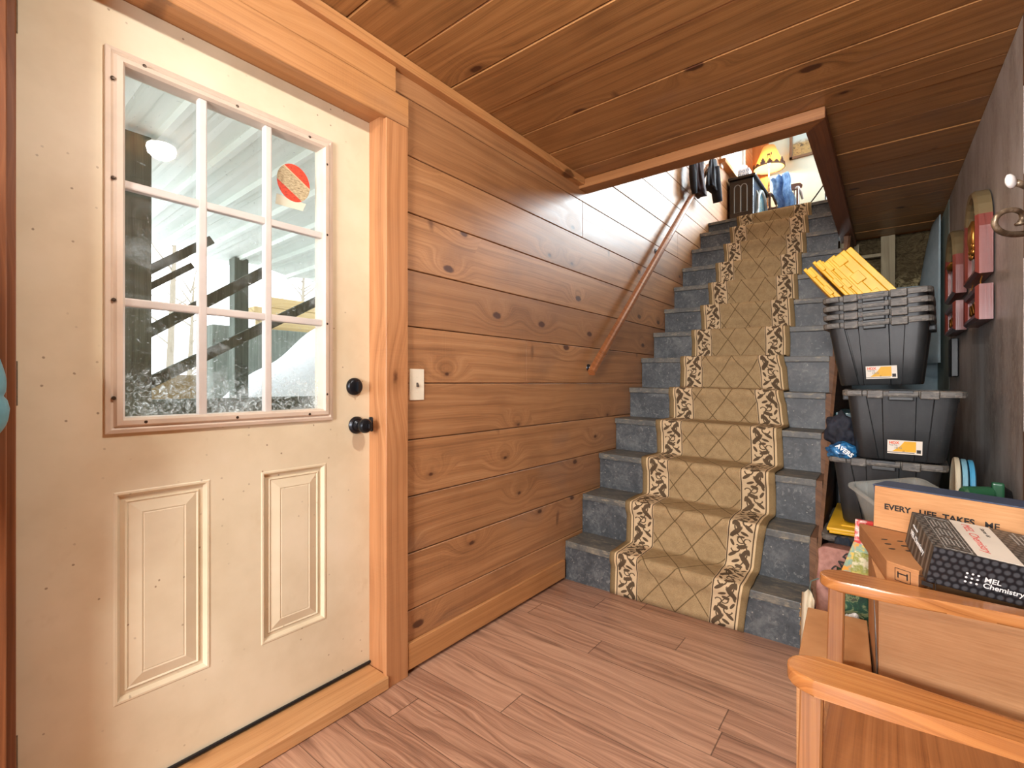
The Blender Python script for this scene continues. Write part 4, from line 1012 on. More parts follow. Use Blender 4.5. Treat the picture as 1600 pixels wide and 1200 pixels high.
# long slogan carton
ec = tag(empty('cardboard_box', (1.62, 1.9, .695)), 'long brown carton with a navy top edge and bold black capital letters', 'cardboard box')
ez0, ez1 = zt + .002, .822; R_ = Vector((.937, -.35, 0)).normalized(); Dn = Vector((.35, .937, 0)).normalized(); o_ = Vector((1.458, 1.923, 0)); ln, dp = .352, .105
def ep(a, b, z): q = o_ + R_*a + Dn*b; return (q.x, q.y, z)
m = MB(); m.hexa([ep(0, 0, ez0), ep(ln, 0, ez0), ep(ln, dp, ez0), ep(0, dp, ez0), ep(.004, 0, ez1), ep(ln, 0, ez1), ep(ln, dp, ez1), ep(0.0, dp, ez1)], .002, 2); m.build('box_body', CARD2, ec)
m = MB(); m.hexa([ep(-.003, .002, ez1), ep(ln, .001, ez1), ep(ln, dp+.002, ez1), ep(-.003, dp+.002, ez1), ep(-.003, .002, ez1+.004), ep(ln, .001, ez1+.004), ep(ln, dp+.002, ez1+.004), ep(-.003, dp+.002, ez1+.004)], .001); m.hexa([ep(-.004, .03, ez0+.03), ep(-.001, .03, ez0+.03), ep(-.001, dp, ez0+.02), ep(-.004, dp, ez0+.02), ep(-.004, .012, ez1), ep(-.001, .012, ez1), ep(-.001, dp, ez1), ep(-.004, dp, ez1)]); m.build('navy_lid', NAVYL, ec)
eM = frame_m((o_.x, o_.y, ez0), R_, (0, 0, 1)); eM = eM @ Matrix.Translation((0, 0, .0006))
text('lettering', 'EVERY', .024, eM @ Matrix.Translation((.030, .062, 0)), INK, ec, .0004, .0008)
text('lettering', 'TAKES', .024, eM @ Matrix.Translation((.173, .062, 0)), INK, ec, .0004, .0008); text('lettering', 'ME', .024, eM @ Matrix.Translation((.262, .062, 0)), INK, ec, .0004, .0004); text('lettering', 'LIFE', .024, eM @ Matrix.Translation((.118, .062, 0)), INK, ec, .0004, .0008)
# chemistry set box
def f_mel(front):
    def f():
        x, y, z = xyz(); a, b = (x, z) if front else (x, y)
        s = 1/.0155; u = a*s; v = b*s; row = fl(v); uu = u + fr(row*.5)
        dx = fr(uu) - .5; dy = fr(v) - .5; d = sq(dx*dx + dy*dy); n = noise(vec(x*30, y*30, z*30), 1, 2)
        g = smooth(d, .50, .22)
        if front: return mixc(g*(n*.6 + .35), (20, 20, 24), (78, 80, 84)), None, None
        st = noise(vec(a*60, b*60, 1.0), 1, 2)
        return mixc(smooth(d + st*.3, .72, .40)*.8, (50, 47, 44), (112, 106, 98)), None, None
    return f
MELF = mat('black_box_dotted_print', f_mel(True), rough=.4, spec=.4); MELT = mat('grey_box_dotted_print', f_mel(False), rough=.4, spec=.4)
w_ = Vector((-.155, .975, .14)).normalized(); r_ = Vector((.965, .0, -.16)); r_ = (r_ - w_*r_.dot(w_)).normalized(); u_ = r_.cross(w_)
mo = Vector((1.568, 1.522, .672)); ML, MW, MH = .252, .225, .092
MM = Matrix(((r_.x, w_.x, u_.x, mo.x), (r_.y, w_.y, u_.y, mo.y), (r_.z, w_.z, u_.z, mo.z), (0, 0, 0, 1)))
mb = tag(empty('chemistry_set_box', mo), 'black chemistry set box with dotted print and white lettering', 'box'); mb.matrix_basis = MM
m = MB(); m.box(0, ML, 0, MW, 0, MH, .0012, 1, MM); o = m.build('box_body', [MELT, MELF], mb)
for p in o.data.polygons: p.material_index = 1 if (p.normal.y < -.7 ) else 0
m = MB(); m.box(.078, .158, .006, MW - .004, MH, MH + .0008, 0, 1, MM); pn = m.build('white_label', LABW, mb)
topM = lambda x, y: MM @ frame_m((x, y, MH + .0009), (0, -1, 0), (1, 0, 0))
text('lettering', 'Starter kit', .013, topM(.134, .20), INK, mb, .0003); text('lettering', 'MEL Chemistry', .026, topM(.098, .205), mat('red_print', (206, 74, 66), rough=.5), mb, .0003, squeeze=1.05)
m = MB(); TM = MM @ Matrix.Translation((0, 0, MH + .0003)); outline(m, .022, .072, .008, MW - .02, .0012, TM, .0005)
for k in range(5):
    for j in range(3): m.box(.029 + k*.008, .0312 + k*.008, .03 + j*.055 + (k*7 % 4)*.004, .072 + j*.055 + (k*5 % 3)*.004, 0, .0005, 0, 1, TM)
for k in range(4): m.box(.19 + k*.010, .193 + k*.010, .14, .20 + (k % 2)*.015, 0, .0005, 0, 1, TM)
m.build('white_text_lines', mat('pale_grey_print', (168, 166, 160), rough=.5), mb)
frM = lambda x, z: MM @ frame_m((x, -.0009, z), (1, 0, 0), (0, 0, 1))
text('lettering', 'MEL', .0165, frM(.098, .036), WINK, mb, .0003, .00025); text('lettering', 'Chemistry', .0165, frM(.098, .022), WINK, mb, .0003, .00025)
m = MB()
for i in range(3):
    for j in range(3): m.lathe([(0, .0006), (.0024 if (i+j) % 2 == 0 else .0021, .0005), (.0024, 0)], frM(.067 + i*.010 , .026 + j*.0105), 12)
m.build('dot_logo', WINK, mb)
sdM = lambda y, z: MM @ frame_m((-.0009, y, z), (0, -1, 0), (0, 0, 1))
text('lettering', 'MEL Chemistry', .021, sdM(.19, .040), WINK, mb, .0003, .0002); text('lettering', 'welcome to', .010, sdM(.185, .066), WINK, mb, .0003)

# clear bin on its side behind the cartons
cb = tag(empty('plastic_bin', (1.52, 2.3, .45)), 'frosted clear plastic bin behind the brown cartons', 'bin')
m = MB(); ca = math.radians(-8)
def cring(t, ins):
    w = .085 + .055*t - ins; l = .11 + .06*t - ins; rc = .04; P = []
    for cx, cy, a0 in ((w, l, 0), (-w, l, PI/2), (-w, -l, PI), (w, -l, 3*PI/2)):
        for k in range(7): a = a0 + k*PI/12; P.append((cx - math.copysign(rc, cx) + rc*math.cos(a), cy - math.copysign(rc, cy) + rc*math.sin(a)))
    return P
CM = Matrix.Translation((1.555, 2.31, .500)) @ Matrix.Rotation(math.radians(13), 4, 'X') @ Matrix.Rotation(math.radians(30), 4, 'Z') @ Matrix.Scale(.88, 4)
loops = []
for t, z, ins in ((0, 0, .01), (0, .004, 0), (1, .27, 0), (1, .268, -.014), (1, .276, -.014), (1, .276, .002), (.02, .008, .003)):
    loops.append([m.bm.verts.new(CM @ Vector((p[0], p[1], z))) for p in cring(t, ins)])
for a, b in zip(loops, loops[1:]):
    for k in range(28): m.bm.faces.new((a[k], a[(k+1) % 28], b[(k+1) % 28], b[k]))
m.bm.faces.new(loops[0][::-1]); m.bm.faces.new(loops[-1]); m.build('bin_body', CPL, cb, angle=40)
m = MB()
for k in (-2, -1, 0, 1, 2):
    for s_ in (-1, 1): m = MB(); m.box(k*.035 - .003, k*.035 + .003, s_*.168 - .004, s_*.168 + .004, .22, .272, .001, 1, CM); m.build('rim_rib', CPL, cb)
# discs on edge by the wall
for k, (x, mm, lb2, rr) in enumerate(((1.700, mat('cream_plastic', (190, 182, 158), rough=.4), 'cream round lid standing on edge beside the black totes', .125), (1.720, mat('pale_blue_plastic', (120, 170, 190), rough=.35), 'pale blue round lid standing on edge next to the cream one', .120), (1.740, mat('sky_blue_plastic', (70, 150, 190), rough=.35), 'bright blue round lid on edge, nearest the grey wall sheet', .118))):
    m = MB(); c = Vector((x, 2.52, .735)); m.lathe([(0, -.004), (rr*.9, -.004), (rr, -.010), (rr + .003, -.006), (rr + .003, .004), (rr*.92, .008), (rr*.86, .003), (0, .003)], Matrix.Translation(c) @ Matrix.Rotation(math.radians(-.5), 4, 'Z') @ Matrix.Rotation(PI/2 + .03, 4, 'Y'), 40)
    tag(m.build('round_lid', mm, angle=30, origin=(x, 2.52, .61)), lb2, 'lid', 'round plastic lids on edge')
m = MB(); m.box(1.70, 1.82, 2.40, 2.58, 0, .605, .004); tag(m.build('cardboard_box', CARD3, origin=(1.75, 2.5, 0)), 'narrow brown box carrying the round lids beside the wall', 'cardboard box')
# green camp stove
GRN = mat('green_enamel', (40, 96, 66), rough=.3, spec=.6)
gs = tag(empty('metal_canister', (1.76, 2.36, .70)), 'green metal canister lying behind the long carton by the grey wall', 'canister')
m = MB(); gx = Matrix.Translation((1.700, 2.335, .758)) @ Matrix.Rotation(math.radians(28), 4, 'Z') @ Matrix.Rotation(PI/2, 4, 'Y') @ Matrix.Diagonal((.95, .95, 1, 1))
m.lathe([(0, 0), (.018, .002), (.026, .010), (.027, .085), (.024, .088), (.024, .092), (0, .092)], gx, 28); m.build('canister_body', GRN, gs, angle=30)
m = MB(); m.box(1.782, 1.815, 2.37, 2.40, .70, .800, .008, 3); m.build('valve_block', GRN, gs)
m = MB(); m.lathe([(0, 0), (.045, .0), (.05, .015), (.03, .04), (0, .045)], Matrix.Translation((1.80, 2.44, .735)) @ Matrix.Rotation(PI/2, 4, 'Y'), 24); m.build('black_cup', RUBBER, gs)
m = MB(); m.box(1.70, 1.842, 2.08, 2.395, 0, .70, .004)
tag(m.build('cardboard_box', CARD3, origin=(1.76, 2.25, 0)), 'brown box by the grey sheet holding up the green canister', 'cardboard box')

# reusable bags, books, white bag, red wood
def f_pink():
    n = noise(vec(*xyz()), 30, 4); return ramp(n, [(.3, (134, 92, 82)), (.7, (176, 132, 120))]), None, n
def f_jung():
    x, y, z = xyz(); n = noise(vec(x*16, y*16, z*24), 1, 4, .6, 1.5); return ramp(n, [(.34, (18, 44, 34)), (.5, (30, 78, 52)), (.56, (130, 140, 96)), (.62, (44, 70, 50)), (.72, (120, 72, 60))]), None, n
def bag(name, P0, w, d, h, mm, lab, seed, yaw=0.0):
    r = tag(empty(name, P0), lab, 'bag'); m = MB(); rr = random.Random(seed); ph = [rr.random()*6 for _ in range(4)]
    def fn(u, v):
        a = 2*PI*u; ex = .35; cx, sy = math.cos(a), math.sin(a); x = w/2*math.copysign(abs(cx)**ex, cx); y = d/2*math.copysign(abs(sy)**ex, sy)
        k = 1 - .10*v + .04*math.sin(v*9 + ph[0]) + .03*math.sin(5*a + ph[1] + v*4); y *= (1 - .45*v*v)
        q = Vector((x*k, y*k, h*v + .012*math.sin(2*a + ph[2])*v)); q.rotate(Matrix.Rotation(yaw, 3, 'Z')); return Vector(P0) + q
    V = m.grid(fn, 48, 20, close_u=True); m.bm.faces.new(V[0][::-1]); m.bm.faces.new(V[-1]); m.build('bag_body', mm, r, smooth=True); return r
pb = bag('tote_bag', (1.345, 2.22, .26), .14, .13, .25, mat('pink_canvas_bag', f_pink, rough=.9, bump=.4), 'dusty pink canvas bag with scrawled dark letters', 5, -.1)
text('lettering', 'JTCAP', .044, frame_m((1.318, 2.146, .385), (.55, -.02, .84), (-.84, 0, .55)), INK, pb, .0008, .0006, squeeze=1.25)
m = MB(); m.tube([(1.285, 2.17, .40), (1.262, 2.15, .39), (1.258, 2.15, .36), (1.27, 2.15, .33)], .0025, 6); m.build('cord', mat('grey_cord', (96, 112, 104), rough=.7), pb)
jb = bag('tote_bag', (1.398, 2.10, .20), .11, .11, .265, mat('jungle_print_bag', f_jung, rough=.7, bump=.3), 'dark green leafy print bag beside the pink canvas bag', 6, .15)
m = MB(); m.tube([(1.36, 2.045, .37), (1.375, 2.04, .345), (1.40, 2.038, .352), (1.43, 2.035, .34)], .003, 6); m.build('handle', mat('sage_webbing', (104, 116, 84), rough=.8), jb)
m = MB(); m.box(1.262, 1.37, 2.10, 2.30, 0, .255, .004); tag(m.build('wooden_box', REDW, origin=(1.31, 2.2, 0)), 'dark red wooden box on the floor beside the staircase', 'box')
m = MB(); m.box(1.372, 1.455, 2.02, 2.30, 0, .195, .004); tag(m.build('cardboard_box', CARD3, origin=(1.42, 2.15, 0)), 'small brown box under the leafy print bag', 'cardboard box')
wb = blob('plastic_bag', (1.400, 1.975, .285), (.045, .022, .085), mat('white_plastic_bag', lambda: ramp(noise(vec(*xyz()), 20, 5, .6, 2.0), [(.3, (168, 164, 160)), (.7, (222, 220, 216))]), rough=.35), 12, .3); tag(wb, 'crinkled white plastic bag tucked behind the low cardboard box', 'bag'); reorigin(wb, (1.40, 1.98, .2))
# books beside the mailer
def f_bk(a, b, c):
    return lambda: ramp(noise(vec(*xyz()), 26, 3, .6), [(.4, a), (.5, b), (.6, c)])
for P_, sz, mm, lb2, rot in (((1.382, 2.02, .455), (.055, .012, .15), mat('orange_teal_cover', f_bk((226, 160, 60), (120, 170, 160), (222, 190, 90)), rough=.4), 'orange and teal book cover leaning beside the flat mailer', 18), ((1.408, 2.01, .445), (.05, .014, .13), mat('yellow_green_cover', f_bk((206, 196, 110), (150, 160, 80), (226, 222, 190)), rough=.4), 'yellow green book leaning beside the flat mailer', 10), ((1.425, 2.03, .50), (.05, .02, .18), mat('red_white_cover', f_bk((206, 52, 44), (196, 60, 60), (230, 220, 210)), rough=.4), 'red topped carton sticking up behind the flat mailer', 2)):
    M = Matrix.Translation(P_) @ Matrix.Rotation(math.radians(rot), 4, 'Y'); m = MB(); m.box(-sz[0]/2, sz[0]/2, -sz[1]/2, sz[1]/2, 0, sz[2], .001, 1, M); o = m.build('book' if 'book' in lb2 else 'carton', mm, origin=P_); tag(o, lb2, 'book' if 'book' in lb2 else 'carton')
m = MB(); bmesh.ops.create_grid(m.bm, x_segments=10, y_segments=10, size=.5)
for v in m.bm.verts:
    x, z = v.co.x, v.co.y; v.co = Vector((1.262 + x*.045 + z*.008, 2.02 + .012*math.sin(x*9) + .05*z*z - x*.03, .20 + z*.40 - abs(x)*.05*(z+.5)))
o = m.build('paper_scrap', mat('cream_paper', (206, 194, 168), rough=.8), smooth=True, solid=.001, origin=(1.26, 2.02, 0)); tag(o, 'torn cream paper poking out between the stairs and the low box', 'paper')

# ---------------------------------------------------------------- armchair
ch = tag(empty('armchair', (1.6, 1.2, 0)), 'oak armchair with paddle arms, its seat loaded against the cardboard boxes', 'armchair')
ch['label'] = 'worn oak armchair with rounded paddle arms in front of the tall box'
def arm(ya, sgn):
    """outline in xy; sgn +1 outer side towards +y"""
    c = ya; P = []
    for k in range(13):
        a = PI/2 + k*PI/12; P.append((1.402 + .045*math.cos(a), c + .044*math.sin(a)))
    P += [(1.50, c - .040), (1.60, c - .030), (1.68, c - .026), (1.775, c - .028)]
    P += [(1.775, c + .024), (1.68, c + .022), (1.60, c + .030), (1.50, c + .047)]
    return [(x, c + (y - c)*1.0) if sgn < 0 else (x, 2*c - y + .0) for x, y in P][::(1 if sgn < 0 else -1)]
for ya, s_ in ((.967, -1), (1.470, 1)):
    m = MB(); m.prism(arm(ya, s_), .027, Matrix.Translation((0, 0, .634)), .0045, 2); m.build('armrest', ARMW, ch, angle=20)
    m = MB(); yp = ya + (.0 if s_ < 0 else -.012)
    m.hexa([(1.362, yp-.016, 0), (1.400, yp-.016, 0), (1.400, yp+.016, 0), (1.362, yp+.016, 0), (1.378, yp-.014, .634), (1.412, yp-.014, .634), (1.412, yp+.014, .634), (1.378, yp+.014, .634)], .003); m.build('front_leg', ARMV, ch)
    m = MB(); m.hexa([(1.775, yp-.016, 0), (1.812, yp-.016, 0), (1.812, yp+.016, 0), (1.775, yp+.016, 0), (1.762, yp-.014, .88), (1.790, yp-.014, .88), (1.790, yp+.014, .88), (1.762, yp+.014, .88)], .003); m.build('rear_leg', ARMV, ch)
m = MB(); m.hexa([(1.395, .985, .425), (1.765, .985, .415), (1.765, 1.452, .415), (1.395, 1.452, .425), (1.395, .985, .450), (1.765, .985, .440), (1.765, 1.452, .440), (1.395, 1.452, .450)], .006, 2); m.build('seat', SEATW, ch)
m = MB(); m.box(1.40, 1.76, .99, 1.005, .36, .424); m.box(1.40, 1.76, 1.435, 1.45, .36, .424); m.box(1.385, 1.40, .985, 1.45, .36, .424); m.build('seat_rail', ARMV, ch)
m = MB(); m.box(1.765, 1.787, .97, 1.46, .78, .88, .006, 2); m.build('backrest', ARMW, ch)

# ---------------------------------------------------------------- right wall decorations
REDF = wood('red_mahogany_frame', 'z', 'x', lo=(92, 32, 26), mid=(136, 58, 48), hi=(160, 78, 66), rough=.3, seed=31, knots=0.0, coat=.3)
GOLD = mat('brass_relief', (186, 130, 60), rough=.3, metal=.8); OLIVE = mat('olive_arch_edge', (116, 100, 70), rough=.5); BOARD = mat('grey_green_picture_board', lambda: ramp(noise(vec(*xyz()), 14, 4), [(.35, (66, 72, 70)), (.55, (98, 100, 92)), (.7, (126, 110, 84))]), rough=.3)
def plaque(y0, y1, z0, z1, lab, relief, arch=True, dep=.055):
    r = tag(empty('wall_plaque', (WX((y0+y1)/2), (y0+y1)/2, z0)), lab, 'wall plaque', 'framed plaques on the grey sheet')
    cy, hw = (y0+y1)/2, (y1-y0)/2; fwid = .035; xw = WX(cy) - .002
    def outl(ins):
        P = [(y0 + ins, z0 + ins), (y1 - ins, z0 + ins)]
        if arch:
            for k in range(13): a = k*PI/12; P.append((cy + (hw - ins)*math.cos(a), z1 - hw*.95 + (hw*.95 - ins)*math.sin(a)))
        else: P += [(y1 - ins, z1 - ins), (y0 + ins, z1 - ins)]
        return P
    O, I = outl(0), outl(fwid); n = len(O); m = MB()
    X0, X1 = xw, xw - dep
    lo = [[m.bm.verts.new((x, p[0], p[1])) for p in Q] for x, Q in ((X0, O), (X1 + .012, O), (X1, outl(.010)), (X1 + .004, outl(.026)), (X1 + .014, I), (X1 + .03, I))]
    for a, b in zip(lo, lo[1:]):
        for k in range(n): m.bm.faces.new((a[k], a[(k+1) % n], b[(k+1) % n], b[k]))
    o = m.build('frame', [REDF, OLIVE], r)
    if arch:
        for p in o.data.polygons:
            if p.center.z + r.location.z > z1 - hw*.60: p.material_index = 1
    m = MB(); m.prism([(p[0], p[1]) for p in outl(fwid - .002)], .004, Matrix(((0, 0, 1, X1 + .027), (1, 0, 0, 0), (0, 1, 0, 0), (0, 0, 0, 1)))); m.build('picture_board', BOARD, r)
    m = MB()
    if relief == 'lamp':
        for k in range(5): m.tube([(X1 + .012, cy - .05 + k*.025, z0 + .26), (X1 + .010, cy - .05 + k*.025, z0 + .19), (X1 + .016, cy - .03 + k*.015, z0 + .11)], .010, 8)
        for k in range(7): m.lathe([(0, .012), (.016, .006), (.016, 0)], Matrix.Translation((X1 + .012, cy + .045*math.cos(k*.9), z0 + .14 + .03*math.sin(k*.9))) @ Matrix.Rotation(-PI/2, 4, 'Y'), 10)
    elif relief == 'bird': m.tube([(X1 + .01, cy + .07, z0 + .17), (X1 + .008, cy, z0 + .185), (X1 + .01, cy - .07, z0 + .20)], [.008, .018, .006], 10)
    else:
        for k in range(4): m.tube([(X1 + .02, y0 + .06 + k*(y1-y0-.1)/4, z0 + .05), (X1 + .018, y0 + .08 + k*(y1-y0-.1)/4, z0 + .09), (X1 + .02, y0 + .10 + k*(y1-y0-.1)/4, z0 + .05)], .006, 8)
    m.build('brass_relief', GOLD, r, smooth=True)
    return r
plaque(2.80, 3.22, 1.615, 2.015, 'tall arched plaque in a red wooden frame nearer the camera, brass relief inside', 'lamp')
plaque(2.80, 3.22, 1.420, 1.570, 'small rectangular red frame hanging below the nearer arched plaque', 'row', False)
plaque(3.52, 4.02, 1.640, 2.030, 'tall arched plaque in a red frame deeper in toward the totes', 'bird')
plaque(3.52, 4.02, 1.440, 1.600, 'small dark rectangular frame hanging below the farther arched plaque', 'row', False)
m = MB()
for y0, z0 in ((2.88, 1.57), (3.12, 1.57)): m.tube([(WX(y0) - .03, y0, z0 + .045), (WX(y0) - .035, y0, z0 + .02), (WX(y0) - .03, y0, z0 - .002)], .0025, 6)
tag(m.build('hanging_hooks', GOLD, origin=(WX(3.0) - .03, 3.0, 1.57)), 'brass hooks linking the two nearer red frames', 'hooks')
m = MB(); m.box(WX(3.98) - .035, WX(3.98) - .002, 3.86, 4.02, 1.19, 1.42, .004); tag(m.build('shelf_bracket', RUBBER, origin=(WX(3.98) - .02, 3.95, 1.19)), 'black upright strip on the wall between the totes and the frames', 'strip')
# curved loose bluish sheet at the far end of the wall
m = MB()
def cs(u, v):
    return Vector((1.785 - .115*math.sin(u*PI/2)*(1 - .75*max(0.0, v - .35)**1.6/.5) , 4.62 + .34*u, 1.30 + 1.07*v))
m.grid(cs, 14, 16); o = m.build('loose_sheet', CONC, smooth=True, solid=.006, origin=(1.75, 4.7, 1.3)); tag(o, 'pale blue curled sheet standing against the wall near the insulation', 'sheet')
# coat hooks on the brown boards
BRASS = mat('antique_brass', lambda: ramp(noise(vec(*xyz()), 40, 4), [(.35, (104, 88, 70)), (.6, (150, 134, 112)), (.7, (186, 172, 150))]), rough=.35, metal=.7)
hk = tag(empty('coat_hook', (1.853, 1.90, 1.64)), 'scrolled antique brass coat hook with a white porcelain knob', 'coat hook')
m = MB(); m.tube([wp(1640, 322, x=1.845), pt(1618, 300, 1.31), pt(1604, 291, 1.29), pt(1588, 285, 1.28)], .0085, 12)
m.build('upper_prong', BRASS, hk, smooth=True)
m = MB(); kM = frame_m(pt(1580, 283, 1.275), Vector((.1, .3, .9)), Vector((.5, .8, -.3))); m.lathe([(0, -.008), (.012, -.007), (.019, -.002), (.020, .003), (.014, .008), (0, .010)], kM, 24); m.build('porcelain_knob', mat('white_porcelain', (236, 234, 230), rough=.15), hk, smooth=True)
pts = [wp(1650, 348, x=1.845), pt(1622, 360, 1.31), pt(1600, 365, 1.29), pt(1578, 366, 1.28), pt(1562, 361, 1.27), pt(1554, 350, 1.265), pt(1558, 338, 1.26), pt(1570, 330, 1.26), pt(1584, 328, 1.26), pt(1595, 332, 1.265), pt(1597, 341, 1.27), pt(1593, 348, 1.27)]
# smooth the scroll
sm = []
for i in range(len(pts)-1):
    p0, p1, p2, p3 = pts[max(i-1, 0)], pts[i], pts[i+1], pts[min(i+2, len(pts)-1)]
    for k in range(6):
        t = k/6; sm.append(.5*((2*p1) + (p2-p0)*t + (2*p0-5*p1+4*p2-p3)*t*t + (3*p1-p0-3*p2+p3)*t**3))
sm.append(pts[-1]); n = len(sm)
m = MB(); m.tube(sm, [.0085 - .0025*(i/n) for i in range(n)], 12); m.lathe([(0, .004), (.009, .003), (.011, 0), (.008, -.004), (0, -.005)], Matrix.Translation(pts[-1] + Vector((0, 0, -.003))), 16); m.build('scroll', BRASS, hk, smooth=True)
m = MB(); m.box(1.845, 1.853, 1.86, 1.93, 1.54, 1.76, .004, 2); m.build('back_plate', BRASS, hk)
# ---------------------------------------------------------------- upstairs
STOVE = mat('black_stove_enamel', (24, 26, 32), rough=.25, spec=.6); STGL = mat('stove_glass_painted_reflection', (60, 110, 130), rough=.08, spec=.9); STED = mat('pale_worn_edge', (140, 150, 156), rough=.4)  # blue sky reflection is painted into the stove glass colour
sv = tag(empty('stove', (.16, 6.3, ZU)), 'black freestanding stove with arched glass doors against the upstairs wall', 'stove')
sx0, sx1, sy0, sy1, sz = .03, .285, 5.94, 6.72, 3.50
m = MB(); m.box(sx0, sx1, sy0, sy1, ZU + .04, sz, .01, 2); m.box(sx0 - .01, sx1 + .03, sy0 - .03, sy1 + .03, sz, sz + .03, .008, 2); m.build('firebox', STOVE, sv)
def arch(y0, y1, z0, z1, pts=10):
    cy, h = (y0+y1)/2, (y1-y0)/2; P = [(y0, z0), (y1, z0)]
    for k in range(pts + 1):
        a = k*PI/pts; P.append((cy + h*math.cos(a), z1 - h*1.2 + h*1.2*math.sin(a)))
    return P
for x0, x1 in ((.085, .150), (.155, .220)):
    P = arch(x0, x1, 3.12, 3.44)
    m = MB(); m.tube([(p[0], sy0 - .004, p[1]) for p in P], .0045, 6, closed=True); m.build('arched_molding', STED, sv)
P = arch(6.08, 6.60, 3.02, 3.44); m = MB(); m.prism(P, .008, Matrix(((0, 0, 1, sx1), (1, 0, 0, 0), (0, 1, 0, 0), (0, 0, 0, 1)))); dr = m.build('door_glass', STGL, sv)
m = MB(); m.tube([(sx1 + .012, p[0], p[1]) for p in P], .022, 8, closed=True); m.build('door_frame', STED, sv)
m = MB(); m.tube([(sx1 + .02, 6.0, 3.1), (sx1 + .04, 6.0, 3.15), (sx1 + .04, 6.0, 3.3), (sx1 + .02, 6.0, 3.35)], .01, 8); m.build('door_handle', STED, sv)
for x in (.06, .25):
    for y in (5.98, 6.68): m = MB(); m.box(x - .02, x + .02, y - .02, y + .02, ZU, ZU + .045, .003); m.build('leg', STOVE, sv)
def f_tis():
    x, y, z = xyz(); d, c, _ = voro(vec(x*24, z*24), 1, 0.3); return mixc(smooth(ab(d - .28), .09, .04), (224, 230, 238), (60, 90, 140)), None, None
m = MB(); m.box(.10, .225, 6.02, 6.15, sz + .031, sz + .15, .004); tb2 = m.build('tissue_box', mat('blue_white_pattern', f_tis, rough=.6), origin=(.16, 6.08, sz + .03)); tag(tb2, 'blue and white patterned tissue box on top of the black stove', 'tissue box')
m = MB()
m.grid(lambda u, v: Vector((.125 + .07*u + .01*math.sin(v*6), 6.085 + .02*math.sin(u*5 + v*3), sz + .14 + .075*v*(1 - .8*(u-.5)**2))), 8, 8); m.build('tissue', mat('white_tissue', (236, 238, 238), rough=.9), tb2, solid=.001, smooth=True)
# table lamp on a small side table beside the stove
SHADE = bpy.data.materials.new('parchment_shade'); SHADE.use_nodes = True; nt = SHADE.node_tree; b = nt.nodes['Principled BSDF']; b.inputs['Base Color'].default_value = (*lin((236, 200, 130)), 1); b.inputs['Roughness'].default_value = .8
tl_ = nt.nodes.new('ShaderNodeBsdfTranslucent'); tl_.inputs[0].default_value = (*lin((246, 214, 150)), 1); mx_ = nt.nodes.new('ShaderNodeMixShader'); mx_.inputs[0].default_value = .55
X.nt = nt; nn = noise(vec(*xyz()), 8, 3); nt.links.new(mixc(nn*.6, (236, 204, 136), (222, 180, 110)).s, b.inputs['Base Color'])
nt.links.new(b.outputs[0], mx_.inputs[1]); nt.links.new(tl_.outputs[0], mx_.inputs[2]); nt.links.new(mx_.outputs[0], nt.nodes['Material Output'].inputs[0])
LX, LY = .245, 7.06
st = tag(empty('side_table', (LX, LY, ZU)), 'small dark side table behind the black stove carrying the lamp', 'side table')
m = MB(); m.box(LX - .13, LX + .15, LY - .12, LY + .17, ZU + .58, ZU + .60, .004); m.build('table_top', CHRW, st)
for dx in (-.11, .13):
    for dy in (-.10, .15): m = MB(); m.box(LX + dx - .012, LX + dx + .012, LY + dy - .012, LY + dy + .012, ZU, ZU + .58); m.build('leg', CHRW, st)
tl = tag(empty('table_lamp', (LX, LY, ZU + .6)), 'lit table lamp with a cone shade and dark animal cut-outs on its rim', 'lamp')
zr = 4.0
m = MB(); m.lathe([(0, 0), (.08, 0), (.085, .012), (.03, .04), (.016, .08), (.024, .16), (.014, .24), (.010, .55), (0, .55)], Matrix.Translation((LX, LY, ZU + .602)), 24); m.build('lamp_base', BRASS, tl, smooth=True)
m = MB(); m.lathe([(.180, zr), (.178, zr + .004), (.070, zr + .28)], Matrix.Translation((LX, LY, 0)), 40); m.build('lamp_shade', SHADE, tl, smooth=True, solid=.002)
m = MB(); m.lathe([(0, .06), (.02, .05), (.032, .02), (.028, -.01), (.014, -.04), (0, -.04)], Matrix.Translation((LX, LY, zr + .09)), 20); m.build('bulb', BULBM, tl, smooth=True)
SIL = mat('dark_metal_silhouette', (84, 58, 44), rough=.7)
m = MB()
for k in range(14):
    a = k*2*PI/14; h = .035 + .02*((k*5) % 3)
    for j, (w_k, hh) in enumerate(((.030, .5), (.018, .8), (.008, 1.0))):
        m.box(-.004, .004, -w_k, w_k, -.012 + (h*.2 if j else 0), h*hh, 0, 1, Matrix.Translation((LX + .182*math.cos(a), LY + .182*math.sin(a), zr)) @ Matrix.Rotation(a, 4, 'Z'))
m.lathe([(.180, zr - .012), (.187, zr - .012), (.187, zr + .006), (.180, zr + .006)], Matrix.Translation((LX, LY, 0)), 40)
m.build('rim_cutouts', SIL, tl)
m = MB()
for dx, w_k, hh in ((0, .006, .05), (.03, .006, .05), (.015, .028, .02), (.045, .012, .03)): m.box(LX + .01 + dx - w_k/2, LX + .01 + dx + w_k/2, LY - .160, LY - .153, zr + .075 + (.03 if w_k > .008 else 0), zr + .075 + (.03 if w_k > .008 else 0) + hh)
m.build('shade_silhouette', SIL, tl)
lamp('table_lamp_light', 'POINT', (LX, LY, zr + .03), 20, (1.0, .68, .36), .035)
